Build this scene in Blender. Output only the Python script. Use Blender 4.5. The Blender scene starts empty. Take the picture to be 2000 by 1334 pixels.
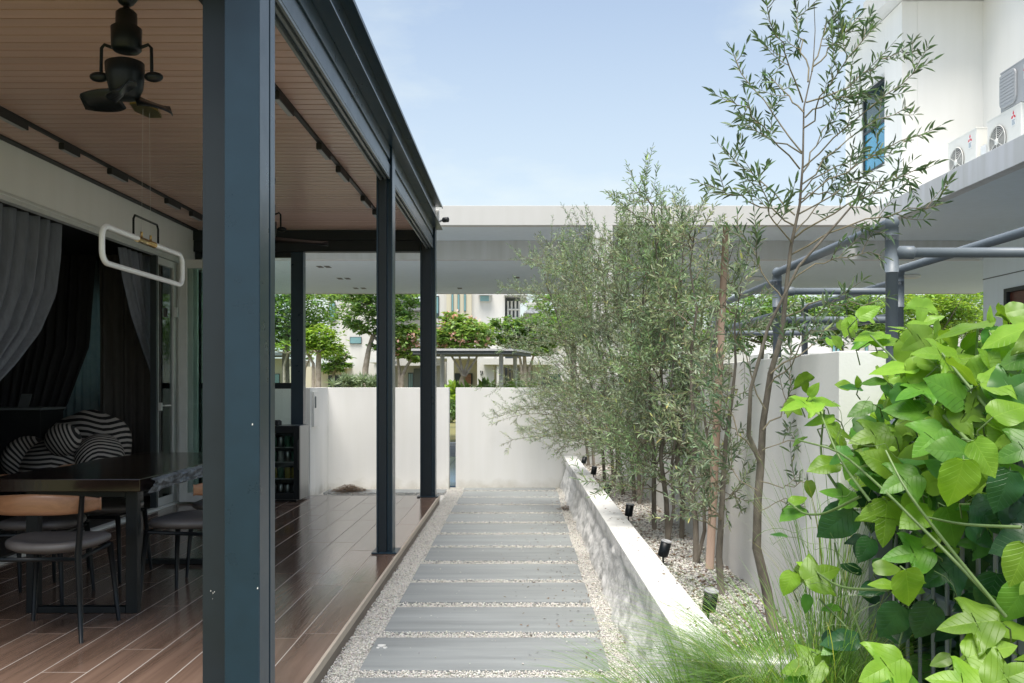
import bpy, math, random
import numpy as np
from mathutils import Vector, Matrix
from math import sin, cos, pi, radians

S = bpy.context.scene
col = S.collection
rnd = random.Random(7)
rng = np.random.default_rng(11)

# ------------------------------------------------------------------ camera
cam_d = bpy.data.cameras.new('camera'); cam = bpy.data.objects.new('camera', cam_d); col.objects.link(cam)
cam.location = (0, 0, 1.36); cam.rotation_euler = (radians(90), 0, 0)
cam_d.sensor_width = 36; cam_d.lens = 36*1780/2000
cam_d.shift_x = -0.0065; cam_d.shift_y = 0.0425
cam_d.clip_start = 0.05; cam_d.clip_end = 1000
S.camera = cam
# ------------------------------------------------------------------ light
SUN_EL, SUN_AZ = radians(70), radians(194)          # azimuth clockwise from +Y
w = bpy.data.worlds.new('World'); S.world = w; w.use_nodes = True
nt = w.node_tree; nt.nodes.clear()
wo = nt.nodes.new('ShaderNodeOutputWorld'); bg = nt.nodes.new('ShaderNodeBackground'); sky = nt.nodes.new('ShaderNodeTexSky')
sky.sky_type = 'NISHITA'; sky.sun_disc = False; sky.sun_elevation = SUN_EL; sky.sun_rotation = SUN_AZ
sky.air_density = 1.0; sky.dust_density = 2.2; sky.ozone_density = 1.0
tc = nt.nodes.new('ShaderNodeTexCoord'); mp = nt.nodes.new('ShaderNodeMapping'); mp.inputs['Scale'].default_value = (2.2, 2.2, 6)
nz = nt.nodes.new('ShaderNodeTexNoise'); nz.inputs['Scale'].default_value = 1.3; nz.inputs['Detail'].default_value = 7; nz.inputs['Roughness'].default_value = .58
cr = nt.nodes.new('ShaderNodeValToRGB'); cr.color_ramp.elements[0].position = .46; cr.color_ramp.elements[1].position = .78
cr.color_ramp.elements[0].color = (0, 0, 0, 1); cr.color_ramp.elements[1].color = (.5, .5, .5, 1)
sx = nt.nodes.new('ShaderNodeSeparateXYZ'); mr = nt.nodes.new('ShaderNodeMapRange')
mr.inputs['From Min'].default_value = 0.02; mr.inputs['From Max'].default_value = .5; mr.inputs['To Min'].default_value = .74; mr.inputs['To Max'].default_value = .10
ad = nt.nodes.new('ShaderNodeMath'); ad.operation = 'ADD'; ad.use_clamp = True
mx = nt.nodes.new('ShaderNodeMixRGB'); mx.inputs['Color2'].default_value = (4.15, 4.50, 4.32, 1)
L = nt.links.new
L(tc.outputs['Generated'], mp.inputs['Vector']); L(mp.outputs[0], nz.inputs['Vector']); L(nz.outputs['Fac'], cr.inputs['Fac'])
L(tc.outputs['Generated'], sx.inputs[0]); L(sx.outputs['Z'], mr.inputs['Value'])
L(mr.outputs[0], ad.inputs[0]); L(cr.outputs[0], ad.inputs[1]); L(ad.outputs[0], mx.inputs['Fac'])
L(sky.outputs[0], mx.inputs['Color1']); L(mx.outputs[0], bg.inputs['Color']); L(bg.outputs[0], wo.inputs['Surface'])
bg.inputs['Strength'].default_value = 0.096
sd = bpy.data.lights.new('sun', 'SUN'); so = bpy.data.objects.new('sun', sd); col.objects.link(so)
sd.energy = 2.3; sd.angle = radians(32); sd.color = (1, .95, .87)
sdir = Vector((sin(SUN_AZ)*cos(SUN_EL), cos(SUN_AZ)*cos(SUN_EL), sin(SUN_EL)))
so.rotation_euler = sdir.to_track_quat('Z', 'Y').to_euler(); so.location = (0, -5, 12)
S.view_settings.view_transform = 'Standard'; S.view_settings.look = 'None'
S.view_settings.exposure = 1.24; S.view_settings.gamma = 1.0
S.view_settings.use_curve_mapping = False
S.render.engine = 'CYCLES'; S.cycles.use_denoising = True; S.cycles.max_bounces = 10; S.cycles.transparent_max_bounces = 24
S.cycles.diffuse_bounces = 6; S.cycles.sample_clamp_indirect = 6

K = 1780.0
def P(px, py, Y): return ((px-1013)/K*Y, Y, 1.36-(py-752)/K*Y)      # survey of the photograph: a pixel at distance Y

# ------------------------------------------------------------------ materials
def new_mat(name):
    m = bpy.data.materials.new(name); m.use_nodes = True
    n = m.node_tree; b = n.nodes['Principled BSDF']
    return m, n, b
def mat(name, c, rough=.6, metal=0.0, var=.12, scale=6.0, stretch=(1, 1, 1), bump=0.0, bscale=None, objvar=0.0, spec=.5, detail=5, c2=None, attr=False, rvar=0.0, coat=0.0):
    m, n, b = new_mat(name); l = n.links.new; N = n.nodes.new
    tcn = N('ShaderNodeTexCoord'); mpn = N('ShaderNodeMapping'); mpn.inputs['Scale'].default_value = stretch
    geo = N('ShaderNodeNewGeometry')
    l(geo.outputs['Position'], mpn.inputs['Vector'])
    nzn = N('ShaderNodeTexNoise'); nzn.inputs['Scale'].default_value = scale; nzn.inputs['Detail'].default_value = detail
    nzn.inputs['Roughness'].default_value = .6; l(mpn.outputs[0], nzn.inputs['Vector'])
    r = N('ShaderNodeValToRGB'); r.color_ramp.elements[0].position = .3; r.color_ramp.elements[1].position = .7
    ca = [max(0, x*(1-var)) for x in c]; cb = list(c2) if c2 else [min(1, x*(1+var)) for x in c]
    r.color_ramp.elements[0].color = (*ca, 1); r.color_ramp.elements[1].color = (*cb, 1)
    l(nzn.outputs['Fac'], r.inputs['Fac'])
    out = r.outputs[0]
    if objvar:
        oi = N('ShaderNodeObjectInfo'); mrn = N('ShaderNodeMapRange')
        mrn.inputs['To Min'].default_value = 1-objvar; mrn.inputs['To Max'].default_value = 1+objvar
        l(oi.outputs['Random'], mrn.inputs['Value'])
        vm = N('ShaderNodeVectorMath'); vm.operation = 'SCALE'; l(out, vm.inputs[0]); l(mrn.outputs[0], vm.inputs['Scale']); out = vm.outputs[0]
        ad2 = N('ShaderNodeVectorMath'); ad2.operation = 'ADD'; l(geo.outputs['Position'], ad2.inputs[0])
        vs = N('ShaderNodeVectorMath'); vs.operation = 'SCALE'; vs.inputs[0].default_value = (37, 53, 11); l(oi.outputs['Random'], vs.inputs['Scale'])
        l(vs.outputs[0], ad2.inputs[1]); l(ad2.outputs[0], mpn.inputs['Vector'])
    if attr:
        at = N('ShaderNodeAttribute'); at.attribute_name = 'tint'
        mm = N('ShaderNodeMixRGB'); mm.blend_type = 'MULTIPLY'; mm.inputs['Fac'].default_value = 1
        l(out, mm.inputs['Color1']); l(at.outputs['Color'], mm.inputs['Color2']); out = mm.outputs[0]
    l(out, b.inputs['Base Color'])
    b.inputs['Roughness'].default_value = rough; b.inputs['Metallic'].default_value = metal
    b.inputs['Specular IOR Level'].default_value = spec
    if coat: b.inputs['Coat Weight'].default_value = coat; b.inputs['Coat Roughness'].default_value = .08
    if rvar:
        rm = N('ShaderNodeMapRange'); rm.inputs['To Min'].default_value = max(.02, rough-rvar); rm.inputs['To Max'].default_value = rough+rvar
        l(nzn.outputs['Fac'], rm.inputs['Value']); l(rm.outputs[0], b.inputs['Roughness'])
    if bump:
        bn = N('ShaderNodeTexNoise'); bn.inputs['Scale'].default_value = bscale or scale*6; bn.inputs['Detail'].default_value = 4
        l(mpn.outputs[0], bn.inputs['Vector'])
        bu = N('ShaderNodeBump'); bu.inputs['Strength'].default_value = bump; bu.inputs['Distance'].default_value = .01
        l(bn.outputs['Fac'], bu.inputs['Height']); l(bu.outputs[0], b.inputs['Normal'])
    return m
def wood(name, c1, c2, axis, rough=.35, objvar=.15, scale=5, spec=.5, coat=0):
    st = {'x': (.07, 1.6, 1.6), 'y': (1.6, .09, 1.6)}[axis]
    m = mat(name, c1, rough, var=0.0, scale=scale, stretch=st, bump=.08, bscale=60, objvar=objvar, c2=c2, detail=9, spec=spec, rvar=.06, coat=coat)
    n = m.node_tree; nzn = [x for x in n.nodes if x.type == 'TEX_NOISE'][0]; nzn.inputs['Distortion'].default_value = 1.3; nzn.inputs['Roughness'].default_value = .7
    return m
def plaster(name, c, stain=.1, grime=0):
    m, n, b = new_mat(name); l = n.links.new; N = n.nodes.new
    geo = N('ShaderNodeNewGeometry')
    a = N('ShaderNodeTexNoise'); a.inputs['Scale'].default_value = .9; a.inputs['Detail'].default_value = 6; l(geo.outputs['Position'], a.inputs['Vector'])
    mpn = N('ShaderNodeMapping'); mpn.inputs['Scale'].default_value = (7, 7, .5); l(geo.outputs['Position'], mpn.inputs['Vector'])
    s2 = N('ShaderNodeTexNoise'); s2.inputs['Scale'].default_value = 1.2; s2.inputs['Detail'].default_value = 5; l(mpn.outputs[0], s2.inputs['Vector'])
    mu = N('ShaderNodeMath'); mu.operation = 'MULTIPLY'; l(a.outputs['Fac'], mu.inputs[0]); l(s2.outputs['Fac'], mu.inputs[1])
    r = N('ShaderNodeValToRGB'); r.color_ramp.elements[0].position = .13; r.color_ramp.elements[1].position = .36
    r.color_ramp.elements[0].color = (*[x*(1-stain) for x in c[:2]], c[2]*(1-stain*1.25), 1); r.color_ramp.elements[1].color = (*c, 1)
    l(mu.outputs[0], r.inputs['Fac']); out = r.outputs[0]
    if grime:      # splash dirt and a little algae in a ragged band at the foot of the wall
        sp = N('ShaderNodeSeparateXYZ'); l(geo.outputs['Position'], sp.inputs[0])
        g1 = N('ShaderNodeTexNoise'); g1.inputs['Scale'].default_value = 7; g1.inputs['Detail'].default_value = 8; l(geo.outputs['Position'], g1.inputs['Vector'])
        ma = N('ShaderNodeMath'); ma.operation = 'MULTIPLY_ADD'; ma.inputs[1].default_value = -.30; l(g1.outputs['Fac'], ma.inputs[0]); l(sp.outputs['Z'], ma.inputs[2])
        m1 = N('ShaderNodeMapRange'); m1.inputs['From Min'].default_value = -.18; m1.inputs['From Max'].default_value = -.04; m1.inputs['To Min'].default_value = grime; m1.inputs['To Max'].default_value = 0; l(ma.outputs[0], m1.inputs['Value'])
        mg = N('ShaderNodeMixRGB'); mg.inputs['Color2'].default_value = (.42, .40, .33, 1); l(m1.outputs[0], mg.inputs['Fac']); l(out, mg.inputs['Color1']); out = mg.outputs[0]
    l(out, b.inputs['Base Color'])
    b.inputs['Roughness'].default_value = .85; b.inputs['Specular IOR Level'].default_value = .2
    bn = N('ShaderNodeTexNoise'); bn.inputs['Scale'].default_value = 90; bn.inputs['Detail'].default_value = 3; l(geo.outputs['Position'], bn.inputs['Vector'])
    bu = N('ShaderNodeBump'); bu.inputs['Strength'].default_value = .15; bu.inputs['Distance'].default_value = .004; l(bn.outputs['Fac'], bu.inputs['Height']); l(bu.outputs[0], b.inputs['Normal'])
    return m
def leafmat(name, c, c2, trans=.35, rough=.42, attr=True, veins=False, tcol=(1.35, 1.3, .45)):
    m, n, b = new_mat(name); l = n.links.new; N = n.nodes.new
    geo = N('ShaderNodeNewGeometry')
    a = N('ShaderNodeTexNoise'); a.inputs['Scale'].default_value = 14; a.inputs['Detail'].default_value = 4; l(geo.outputs['Position'], a.inputs['Vector'])
    r = N('ShaderNodeValToRGB'); r.color_ramp.elements[0].position = .35; r.color_ramp.elements[1].position = .68
    r.color_ramp.elements[0].color = (*c, 1); r.color_ramp.elements[1].color = (*c2, 1); l(a.outputs['Fac'], r.inputs['Fac'])
    out = r.outputs[0]
    if attr:
        at = N('ShaderNodeAttribute'); at.attribute_name = 'tint'
        mm = N('ShaderNodeMixRGB'); mm.blend_type = 'MULTIPLY'; mm.inputs['Fac'].default_value = 1
        l(out, mm.inputs['Color1']); l(at.outputs['Color'], mm.inputs['Color2']); out = mm.outputs[0]
    else:
        oi = N('ShaderNodeObjectInfo'); mrn = N('ShaderNodeMapRange'); mrn.inputs['To Min'].default_value = .58; mrn.inputs['To Max'].default_value = 1.22
        l(oi.outputs['Random'], mrn.inputs['Value'])
        vm = N('ShaderNodeVectorMath'); vm.operation = 'SCALE'; l(out, vm.inputs[0]); l(mrn.outputs[0], vm.inputs['Scale']); out = vm.outputs[0]
    if veins:   # pale midrib and side veins, laid along the leaf's own axis
        tcn = N('ShaderNodeTexCoord'); sp = N('ShaderNodeSeparateXYZ'); l(tcn.outputs['Object'], sp.inputs[0])
        ab = N('ShaderNodeMath'); ab.operation = 'ABSOLUTE'; l(sp.outputs['X'], ab.inputs[0])
        m1 = N('ShaderNodeMapRange'); m1.inputs['From Min'].default_value = .006; m1.inputs['From Max'].default_value = .02; m1.inputs['To Min'].default_value = 1; m1.inputs['To Max'].default_value = 0; l(ab.outputs[0], m1.inputs['Value'])
        sb = N('ShaderNodeMath'); sb.operation = 'MULTIPLY_ADD'; sb.inputs[1].default_value = -.62; pw = N('ShaderNodeMath'); pw.operation = 'POWER'; pw.inputs[1].default_value = .82; l(ab.outputs[0], pw.inputs[0]); l(pw.outputs[0], sb.inputs[0]); l(sp.outputs['Y'], sb.inputs[2])
        ml = N('ShaderNodeMath'); ml.operation = 'MULTIPLY'; ml.inputs[1].default_value = 6.5; l(sb.outputs[0], ml.inputs[0])
        fr = N('ShaderNodeMath'); fr.operation = 'FRACT'; l(ml.outputs[0], fr.inputs[0])
        m2 = N('ShaderNodeMapRange'); m2.inputs['From Min'].default_value = .03; m2.inputs['From Max'].default_value = .12; m2.inputs['To Min'].default_value = .6; m2.inputs['To Max'].default_value = 0; l(fr.outputs[0], m2.inputs['Value'])
        mxx = N('ShaderNodeMath'); mxx.operation = 'MAXIMUM'; l(m1.outputs[0], mxx.inputs[0]); l(m2.outputs[0], mxx.inputs[1])
        mc = N('ShaderNodeMixRGB'); l(mxx.outputs[0], mc.inputs['Fac']); l(out, mc.inputs['Color1'])
        ml2 = N('ShaderNodeMath'); ml2.operation = 'MULTIPLY'; ml2.inputs[1].default_value = .15; l(mxx.outputs[0], ml2.inputs[0]); l(ml2.outputs[0], mc.inputs['Fac'])
        mc.inputs['Color2'].default_value = (min(1, c2[0]*1.7), min(1, c2[1]*1.5), min(1, c2[2]*2.0), 1); out = mc.outputs[0]
        bu = N('ShaderNodeBump'); bu.inputs['Strength'].default_value = .5; bu.inputs['Distance'].default_value = .004; bu.invert = True
        l(m2.outputs[0], bu.inputs['Height']); l(bu.outputs[0], b.inputs['Normal'])
    l(out, b.inputs['Base Color']); b.inputs['Roughness'].default_value = rough; b.inputs['Specular IOR Level'].default_value = .4
    tr = N('ShaderNodeBsdfTranslucent'); tv = N('ShaderNodeMixRGB'); tv.blend_type = 'MULTIPLY'; tv.inputs['Fac'].default_value = 1
    tv.inputs['Color2'].default_value = (*tcol, 1); l(out, tv.inputs['Color1']); l(tv.outputs[0], tr.inputs['Color'])
    ms = N('ShaderNodeMixShader'); ms.inputs['Fac'].default_value = trans
    o = n.nodes['Material Output']; l(b.outputs[0], ms.inputs[1]); l(tr.outputs[0], ms.inputs[2]); l(ms.outputs[0], o.inputs['Surface'])
    return m
def glassmat(name, tint=(.86, .95, .93), refl=.06):
    m, n, b = new_mat(name); l = n.links.new; N = n.nodes.new
    t = N('ShaderNodeBsdfTransparent'); t.inputs['Color'].default_value = (*tint, 1)
    g = N('ShaderNodeBsdfGlossy'); g.inputs['Roughness'].default_value = .02
    f = N('ShaderNodeFresnel'); f.inputs['IOR'].default_value = 1.5
    ms = N('ShaderNodeMixShader'); l(f.outputs[0], ms.inputs['Fac']); l(t.outputs[0], ms.inputs[1]); l(g.outputs[0], ms.inputs[2])
    l(ms.outputs[0], n.nodes['Material Output'].inputs['Surface']); n.nodes.remove(b)
    return m

M = {}
M['wall'] = plaster('white_plaster', (.82, .82, .805), .06, grime=.5)
M['wall2'] = plaster('white_plaster_house', (.64, .63, .605), .05)
M['slab'] = plaster('white_slab_paint', (.68, .69, .71), .16)
M['soffit'] = plaster('soffit_paint', (.74, .82, .88), .04)
M['house_l'] = plaster('pergola_wall_paint', (.84, .85, .83), .05)
M['navy'] = mat('navy_steel_paint', (.007, .027, .046), .30, var=.10, scale=9, bump=.03, bscale=260, spec=.5, rvar=.08)
M['navy_d'] = mat('navy_steel_paint_shaded', (.006, .013, .019), .50, var=.12, scale=9, bump=.05, bscale=260, rvar=.07)  # darker copy of the navy, roof and recess shade put into its colour
M['slat'] = wood('ceiling_wood', (.49, .325, .265), (.61, .43, .365), 'x', rough=.34, objvar=.05, scale=4.5, spec=.5)
M['tile'] = wood('wood_look_tile', (.115, .072, .052), (.25, .165, .122), 'y', rough=.11, objvar=.16, scale=4.0, spec=.75)
M['grout'] = mat('pale_grout', (.50, .455, .41), .8, var=.1, scale=30)
M['kerb'] = mat('deck_edge_tile', (.19, .155, .125), .6, var=.15, scale=9, stretch=(1, .3, 1), bump=.1)
M['trim'] = mat('pale_edge_trim', (.50, .43, .35), .55, var=.08, scale=20)
M['slate'] = mat('grey_stone_paver', (.245, .262, .264), .50, var=.20, scale=2.6, stretch=(.45, 4.5, 1), bump=.12, bscale=60, objvar=.09, detail=8, rvar=.10, spec=.4)
M['peb'] = mat('pebble_stone', (.74, .73, .70), .8, var=.1, scale=50, attr=True, spec=.3)
def gravel_mat():
    m, n, b = new_mat('gravel_bed'); l = n.links.new; N = n.nodes.new
    geo = N('ShaderNodeNewGeometry'); v = N('ShaderNodeTexVoronoi'); v.inputs['Scale'].default_value = 95; l(geo.outputs['Position'], v.inputs['Vector'])
    r = N('ShaderNodeValToRGB'); e = r.color_ramp.elements; e[0].position = .0; e[0].color = (.40, .38, .35, 1); e[1].position = .6; e[1].color = (.75, .73, .69, 1)
    sp = N('ShaderNodeSeparateColor'); l(v.outputs['Color'], sp.inputs[0]); l(sp.outputs[0], r.inputs['Fac']); l(r.outputs[0], b.inputs['Base Color'])
    bu = N('ShaderNodeBump'); bu.inputs['Strength'].default_value = 1; bu.inputs['Distance'].default_value = .006; bu.invert = True
    l(v.outputs['Distance'], bu.inputs['Height']); l(bu.outputs[0], b.inputs['Normal']); b.inputs['Roughness'].default_value = .85
    return m
M['gravel'] = gravel_mat()
M['granite'] = mat('white_bench_stone', (.70, .70, .68), .75, var=.05, scale=2.5, bump=.12, bscale=70, c2=(.77, .77, .75), spec=.3)
def rock_mat():
    m, n, b = new_mat('split_rock_face'); l = n.links.new; N = n.nodes.new
    geo = N('ShaderNodeNewGeometry'); a = N('ShaderNodeTexNoise'); a.inputs['Scale'].default_value = 3.2; a.inputs['Detail'].default_value = 9; a.inputs['Roughness'].default_value = .72
    l(geo.outputs['Position'], a.inputs['Vector'])
    r = N('ShaderNodeValToRGB'); e = r.color_ramp.elements; e[0].position = .38; e[0].color = (.50, .505, .50, 1); e[1].position = .58; e[1].color = (.84, .835, .815, 1)
    x = e.new(.5); x.color = (.76, .76, .745, 1)
    l(a.outputs['Fac'], r.inputs['Fac']); l(r.outputs[0], b.inputs['Base Color']); b.inputs['Roughness'].default_value = .9
    a2 = N('ShaderNodeTexNoise'); a2.inputs['Scale'].default_value = 45; a2.inputs['Detail'].default_value = 8; l(geo.outputs['Position'], a2.inputs['Vector'])
    bu = N('ShaderNodeBump'); bu.inputs['Strength'].default_value = .8; bu.inputs['Distance'].default_value = .012; l(a2.outputs['Fac'], bu.inputs['Height']); l(bu.outputs[0], b.inputs['Normal'])
    return m
M['rock'] = rock_mat()
M['pvc'] = mat('grey_pvc', (.15, .178, .20), .45, var=.08, scale=6, bump=.04, bscale=80)
M['black'] = mat('black_metal', (.006, .009, .011), .4, var=.2, scale=12, spec=.3)
M['black_m'] = mat('matt_black_plastic', (.014, .016, .018), .55, var=.2, scale=12)
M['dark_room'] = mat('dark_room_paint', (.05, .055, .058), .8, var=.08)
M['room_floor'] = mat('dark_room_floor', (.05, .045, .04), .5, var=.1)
M['curtain'] = mat('grey_velvet_curtain', (.155, .17, .20), .75, var=.14, scale=26, stretch=(1, 1, .2), bump=.1, bscale=150)
M['curtain_d'] = mat('charcoal_curtain', (.045, .045, .05), .85, var=.14, scale=26, stretch=(1, 1, .2))
M['curtain_b'] = mat('taupe_curtain', (.17, .16, .15), .85, var=.14, scale=26, stretch=(1, 1, .2))
M['sheer'] = leafmat('sheer_curtain', (.42, .55, .60), (.5, .62, .66), .55, .8, attr=False, tcol=(.5, .6, .66))
M['alu'] = mat('pale_aluminium', (.68, .70, .69), .4, metal=.25, var=.05, scale=8)
M['alu_d'] = mat('grey_aluminium', (.16, .18, .19), .4, metal=.3, var=.05, scale=8)
M['glass'] = glassmat('clear_glass', (.90, .965, .95))
M['glass_g'] = glassmat('green_glass', (.93, .98, .968))
M['glass_dk'] = glassmat('fridge_glass', (.78, .82, .81))
M['slabwood'] = mat('dark_walnut_slab', (.012, .006, .005), .14, var=.3, scale=3, stretch=(2, .3, 1), c2=(.030, .016, .012), detail=8, spec=.6, bump=.04)
M['bark_edge'] = mat('raw_bark_edge', (.06, .07, .08), .42, var=.5, scale=18, bump=.9, bscale=40, c2=(.24, .27, .30))
M['seat'] = mat('grey_leather', (.115, .105, .10), .42, var=.12, scale=14, bump=.12, bscale=220)
M['chairwood'] = wood('walnut_back', (.16, .075, .038), (.30, .15, .075), 'x', rough=.35, objvar=.05, scale=7)
M['brass'] = mat('brass', (.55, .38, .16), .28, metal=1, var=.05)
M['gold'] = mat('antique_gold_plate', (.28, .24, .09), .35, metal=.9, var=.15, scale=60)
M['lampwhite'] = mat('opal_lamp_tube', (.82, .83, .84), .35, var=.02)
M['olive'] = leafmat('olive_leaf', (.20, .265, .165), (.38, .44, .31), .34, .42, tcol=(1.1, 1.2, .8))
M['olive_d'] = leafmat('olive_leaf_dark', (.085, .145, .075), (.15, .215, .125), .32, .36, tcol=(1.15, 1.2, .7))
M['olive_o'] = leafmat('olive_leaf_single', (.085, .145, .075), (.15, .215, .125), .32, .36, attr=False, tcol=(1.15, 1.2, .7))
M['bark'] = mat('grey_brown_bark', (.115, .098, .075), .9, var=.35, scale=18, stretch=(1, 1, .3), bump=.6, bscale=70, c2=(.21, .185, .15))
M['twig'] = mat('green_brown_twig', (.13, .13, .085), .8, var=.2, scale=20, c2=(.24, .2, .13))
M['stake'] = mat('peeled_timber_stake', (.27, .185, .13), .8, var=.2, scale=7, stretch=(1, 1, .15), bump=.2, c2=(.42, .31, .245))
M['vine_l'] = leafmat('vine_leaf_young', (.20, .40, .030), (.30, .52, .060), .45, .36, attr=False, veins=True)
M['vine_m'] = leafmat('vine_leaf_mid', (.10, .28, .030), (.17, .38, .050), .45, .36, attr=False, veins=True)
M['vine_d'] = leafmat('vine_leaf_old', (.020, .085, .028), (.04, .13, .038), .3, .30, attr=False, veins=True)
M['vstem'] = mat('vine_stem', (.10, .18, .05), .5, var=.2, scale=12, c2=(.17, .25, .09))
M['grass'] = leafmat('fountain_grass', (.14, .29, .065), (.28, .45, .15), .42, .5)
M['tree'] = leafmat('street_tree_leaf', (.12, .235, .085), (.25, .375, .16), .5, .5)
M['tree_l'] = leafmat('light_street_tree_leaf', (.20, .34, .07), (.34, .48, .13), .5, .5)
M['plum'] = leafmat('plumeria_leaf', (.19, .33, .09), (.33, .46, .16), .35, .45)
M['pink'] = leafmat('pink_blossom', (.85, .40, .38), (.92, .60, .55), .3, .5)
M['palebark'] = mat('pale_bark', (.33, .28, .22), .9, var=.25, scale=9, bump=.3, c2=(.48, .42, .35))
M['asphalt'] = mat('asphalt', (.05, .05, .052), .9, var=.2, scale=12)
M['lawn'] = mat('dry_lawn', (.26, .20, .085), .95, var=.3, scale=6, c2=(.22, .24, .09))
M['pav'] = mat('grey_paving', (.25, .25, .25), .8, var=.2, scale=4)
M['bluetile'] = mat('blue_grey_floor_tile', (.10, .17, .27), .22, var=.15, scale=2, objvar=.08)
M['cream'] = plaster('cream_render', (.58, .54, .42), .06)
M['ggrey'] = plaster('grey_render', (.17, .19, .20), .08)
M['teal'] = mat('teal_window_glass', (.15, .30, .32), .08, var=.15, scale=1.5, spec=.8)
M['dkglass'] = mat('dark_window_glass', (.03, .06, .06), .08, var=.3, scale=1.5, spec=.8)
M['frame_d'] = mat('dark_window_frame', (.03, .04, .045), .5)
M['brown'] = wood('brown_door_wood', (.22, .10, .06), (.30, .15, .09), 'x', rough=.5)
M['redwood'] = wood('dark_red_door_wood', (.075, .022, .016), (.12, .035, .025), 'x', rough=.35)
M['roof'] = mat('grey_roof_sheet', (.22, .23, .24), .7, var=.15, scale=3)
M['acw'] = mat('ac_ivory_casing', (.70, .69, .64), .45, var=.03, scale=5)
M['acg'] = mat('ac_grey_casing', (.36, .37, .38), .5, var=.04, scale=5)
M['acd'] = mat('ac_dark_recess', (.12, .12, .12), .7)
M['logo_r'] = mat('red_logo_print', (.60, .03, .05), .5, var=.03)
M['logo_b'] = mat('grey_blue_print', (.24, .32, .38), .5, var=.15, scale=90)
M['litter'] = mat('dry_leaf_litter', (.12, .08, .05), .9, var=.4, scale=30, attr=True)
M['red'] = mat('red_fabric', (.42, .035, .03), .8, var=.15, scale=10)
M['white_p'] = mat('white_gloss_plastic', (.72, .72, .70), .4, var=.03)
M['steel'] = mat('brushed_steel_side', (.22, .24, .25), .35, metal=.6, var=.1, scale=30, stretch=(1, 1, .05))
def stripe_mat():
    m, n, b = new_mat('black_cream_stripes'); l = n.links.new; N = n.nodes.new
    at = N('ShaderNodeAttribute'); at.attribute_name = 'stripe'
    fr = N('ShaderNodeMath'); fr.operation = 'FRACT'; l(at.outputs['Fac'], fr.inputs[0])
    r = N('ShaderNodeValToRGB'); r.color_ramp.interpolation = 'CONSTANT'; r.color_ramp.elements[0].color = (.006, .006, .007, 1)
    r.color_ramp.elements[1].position = .5; r.color_ramp.elements[1].color = (.34, .32, .30, 1)
    l(fr.outputs[0], r.inputs['Fac']); l(r.outputs[0], b.inputs['Base Color']); b.inputs['Roughness'].default_value = .85
    return m
M['stripe'] = stripe_mat()

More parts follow.
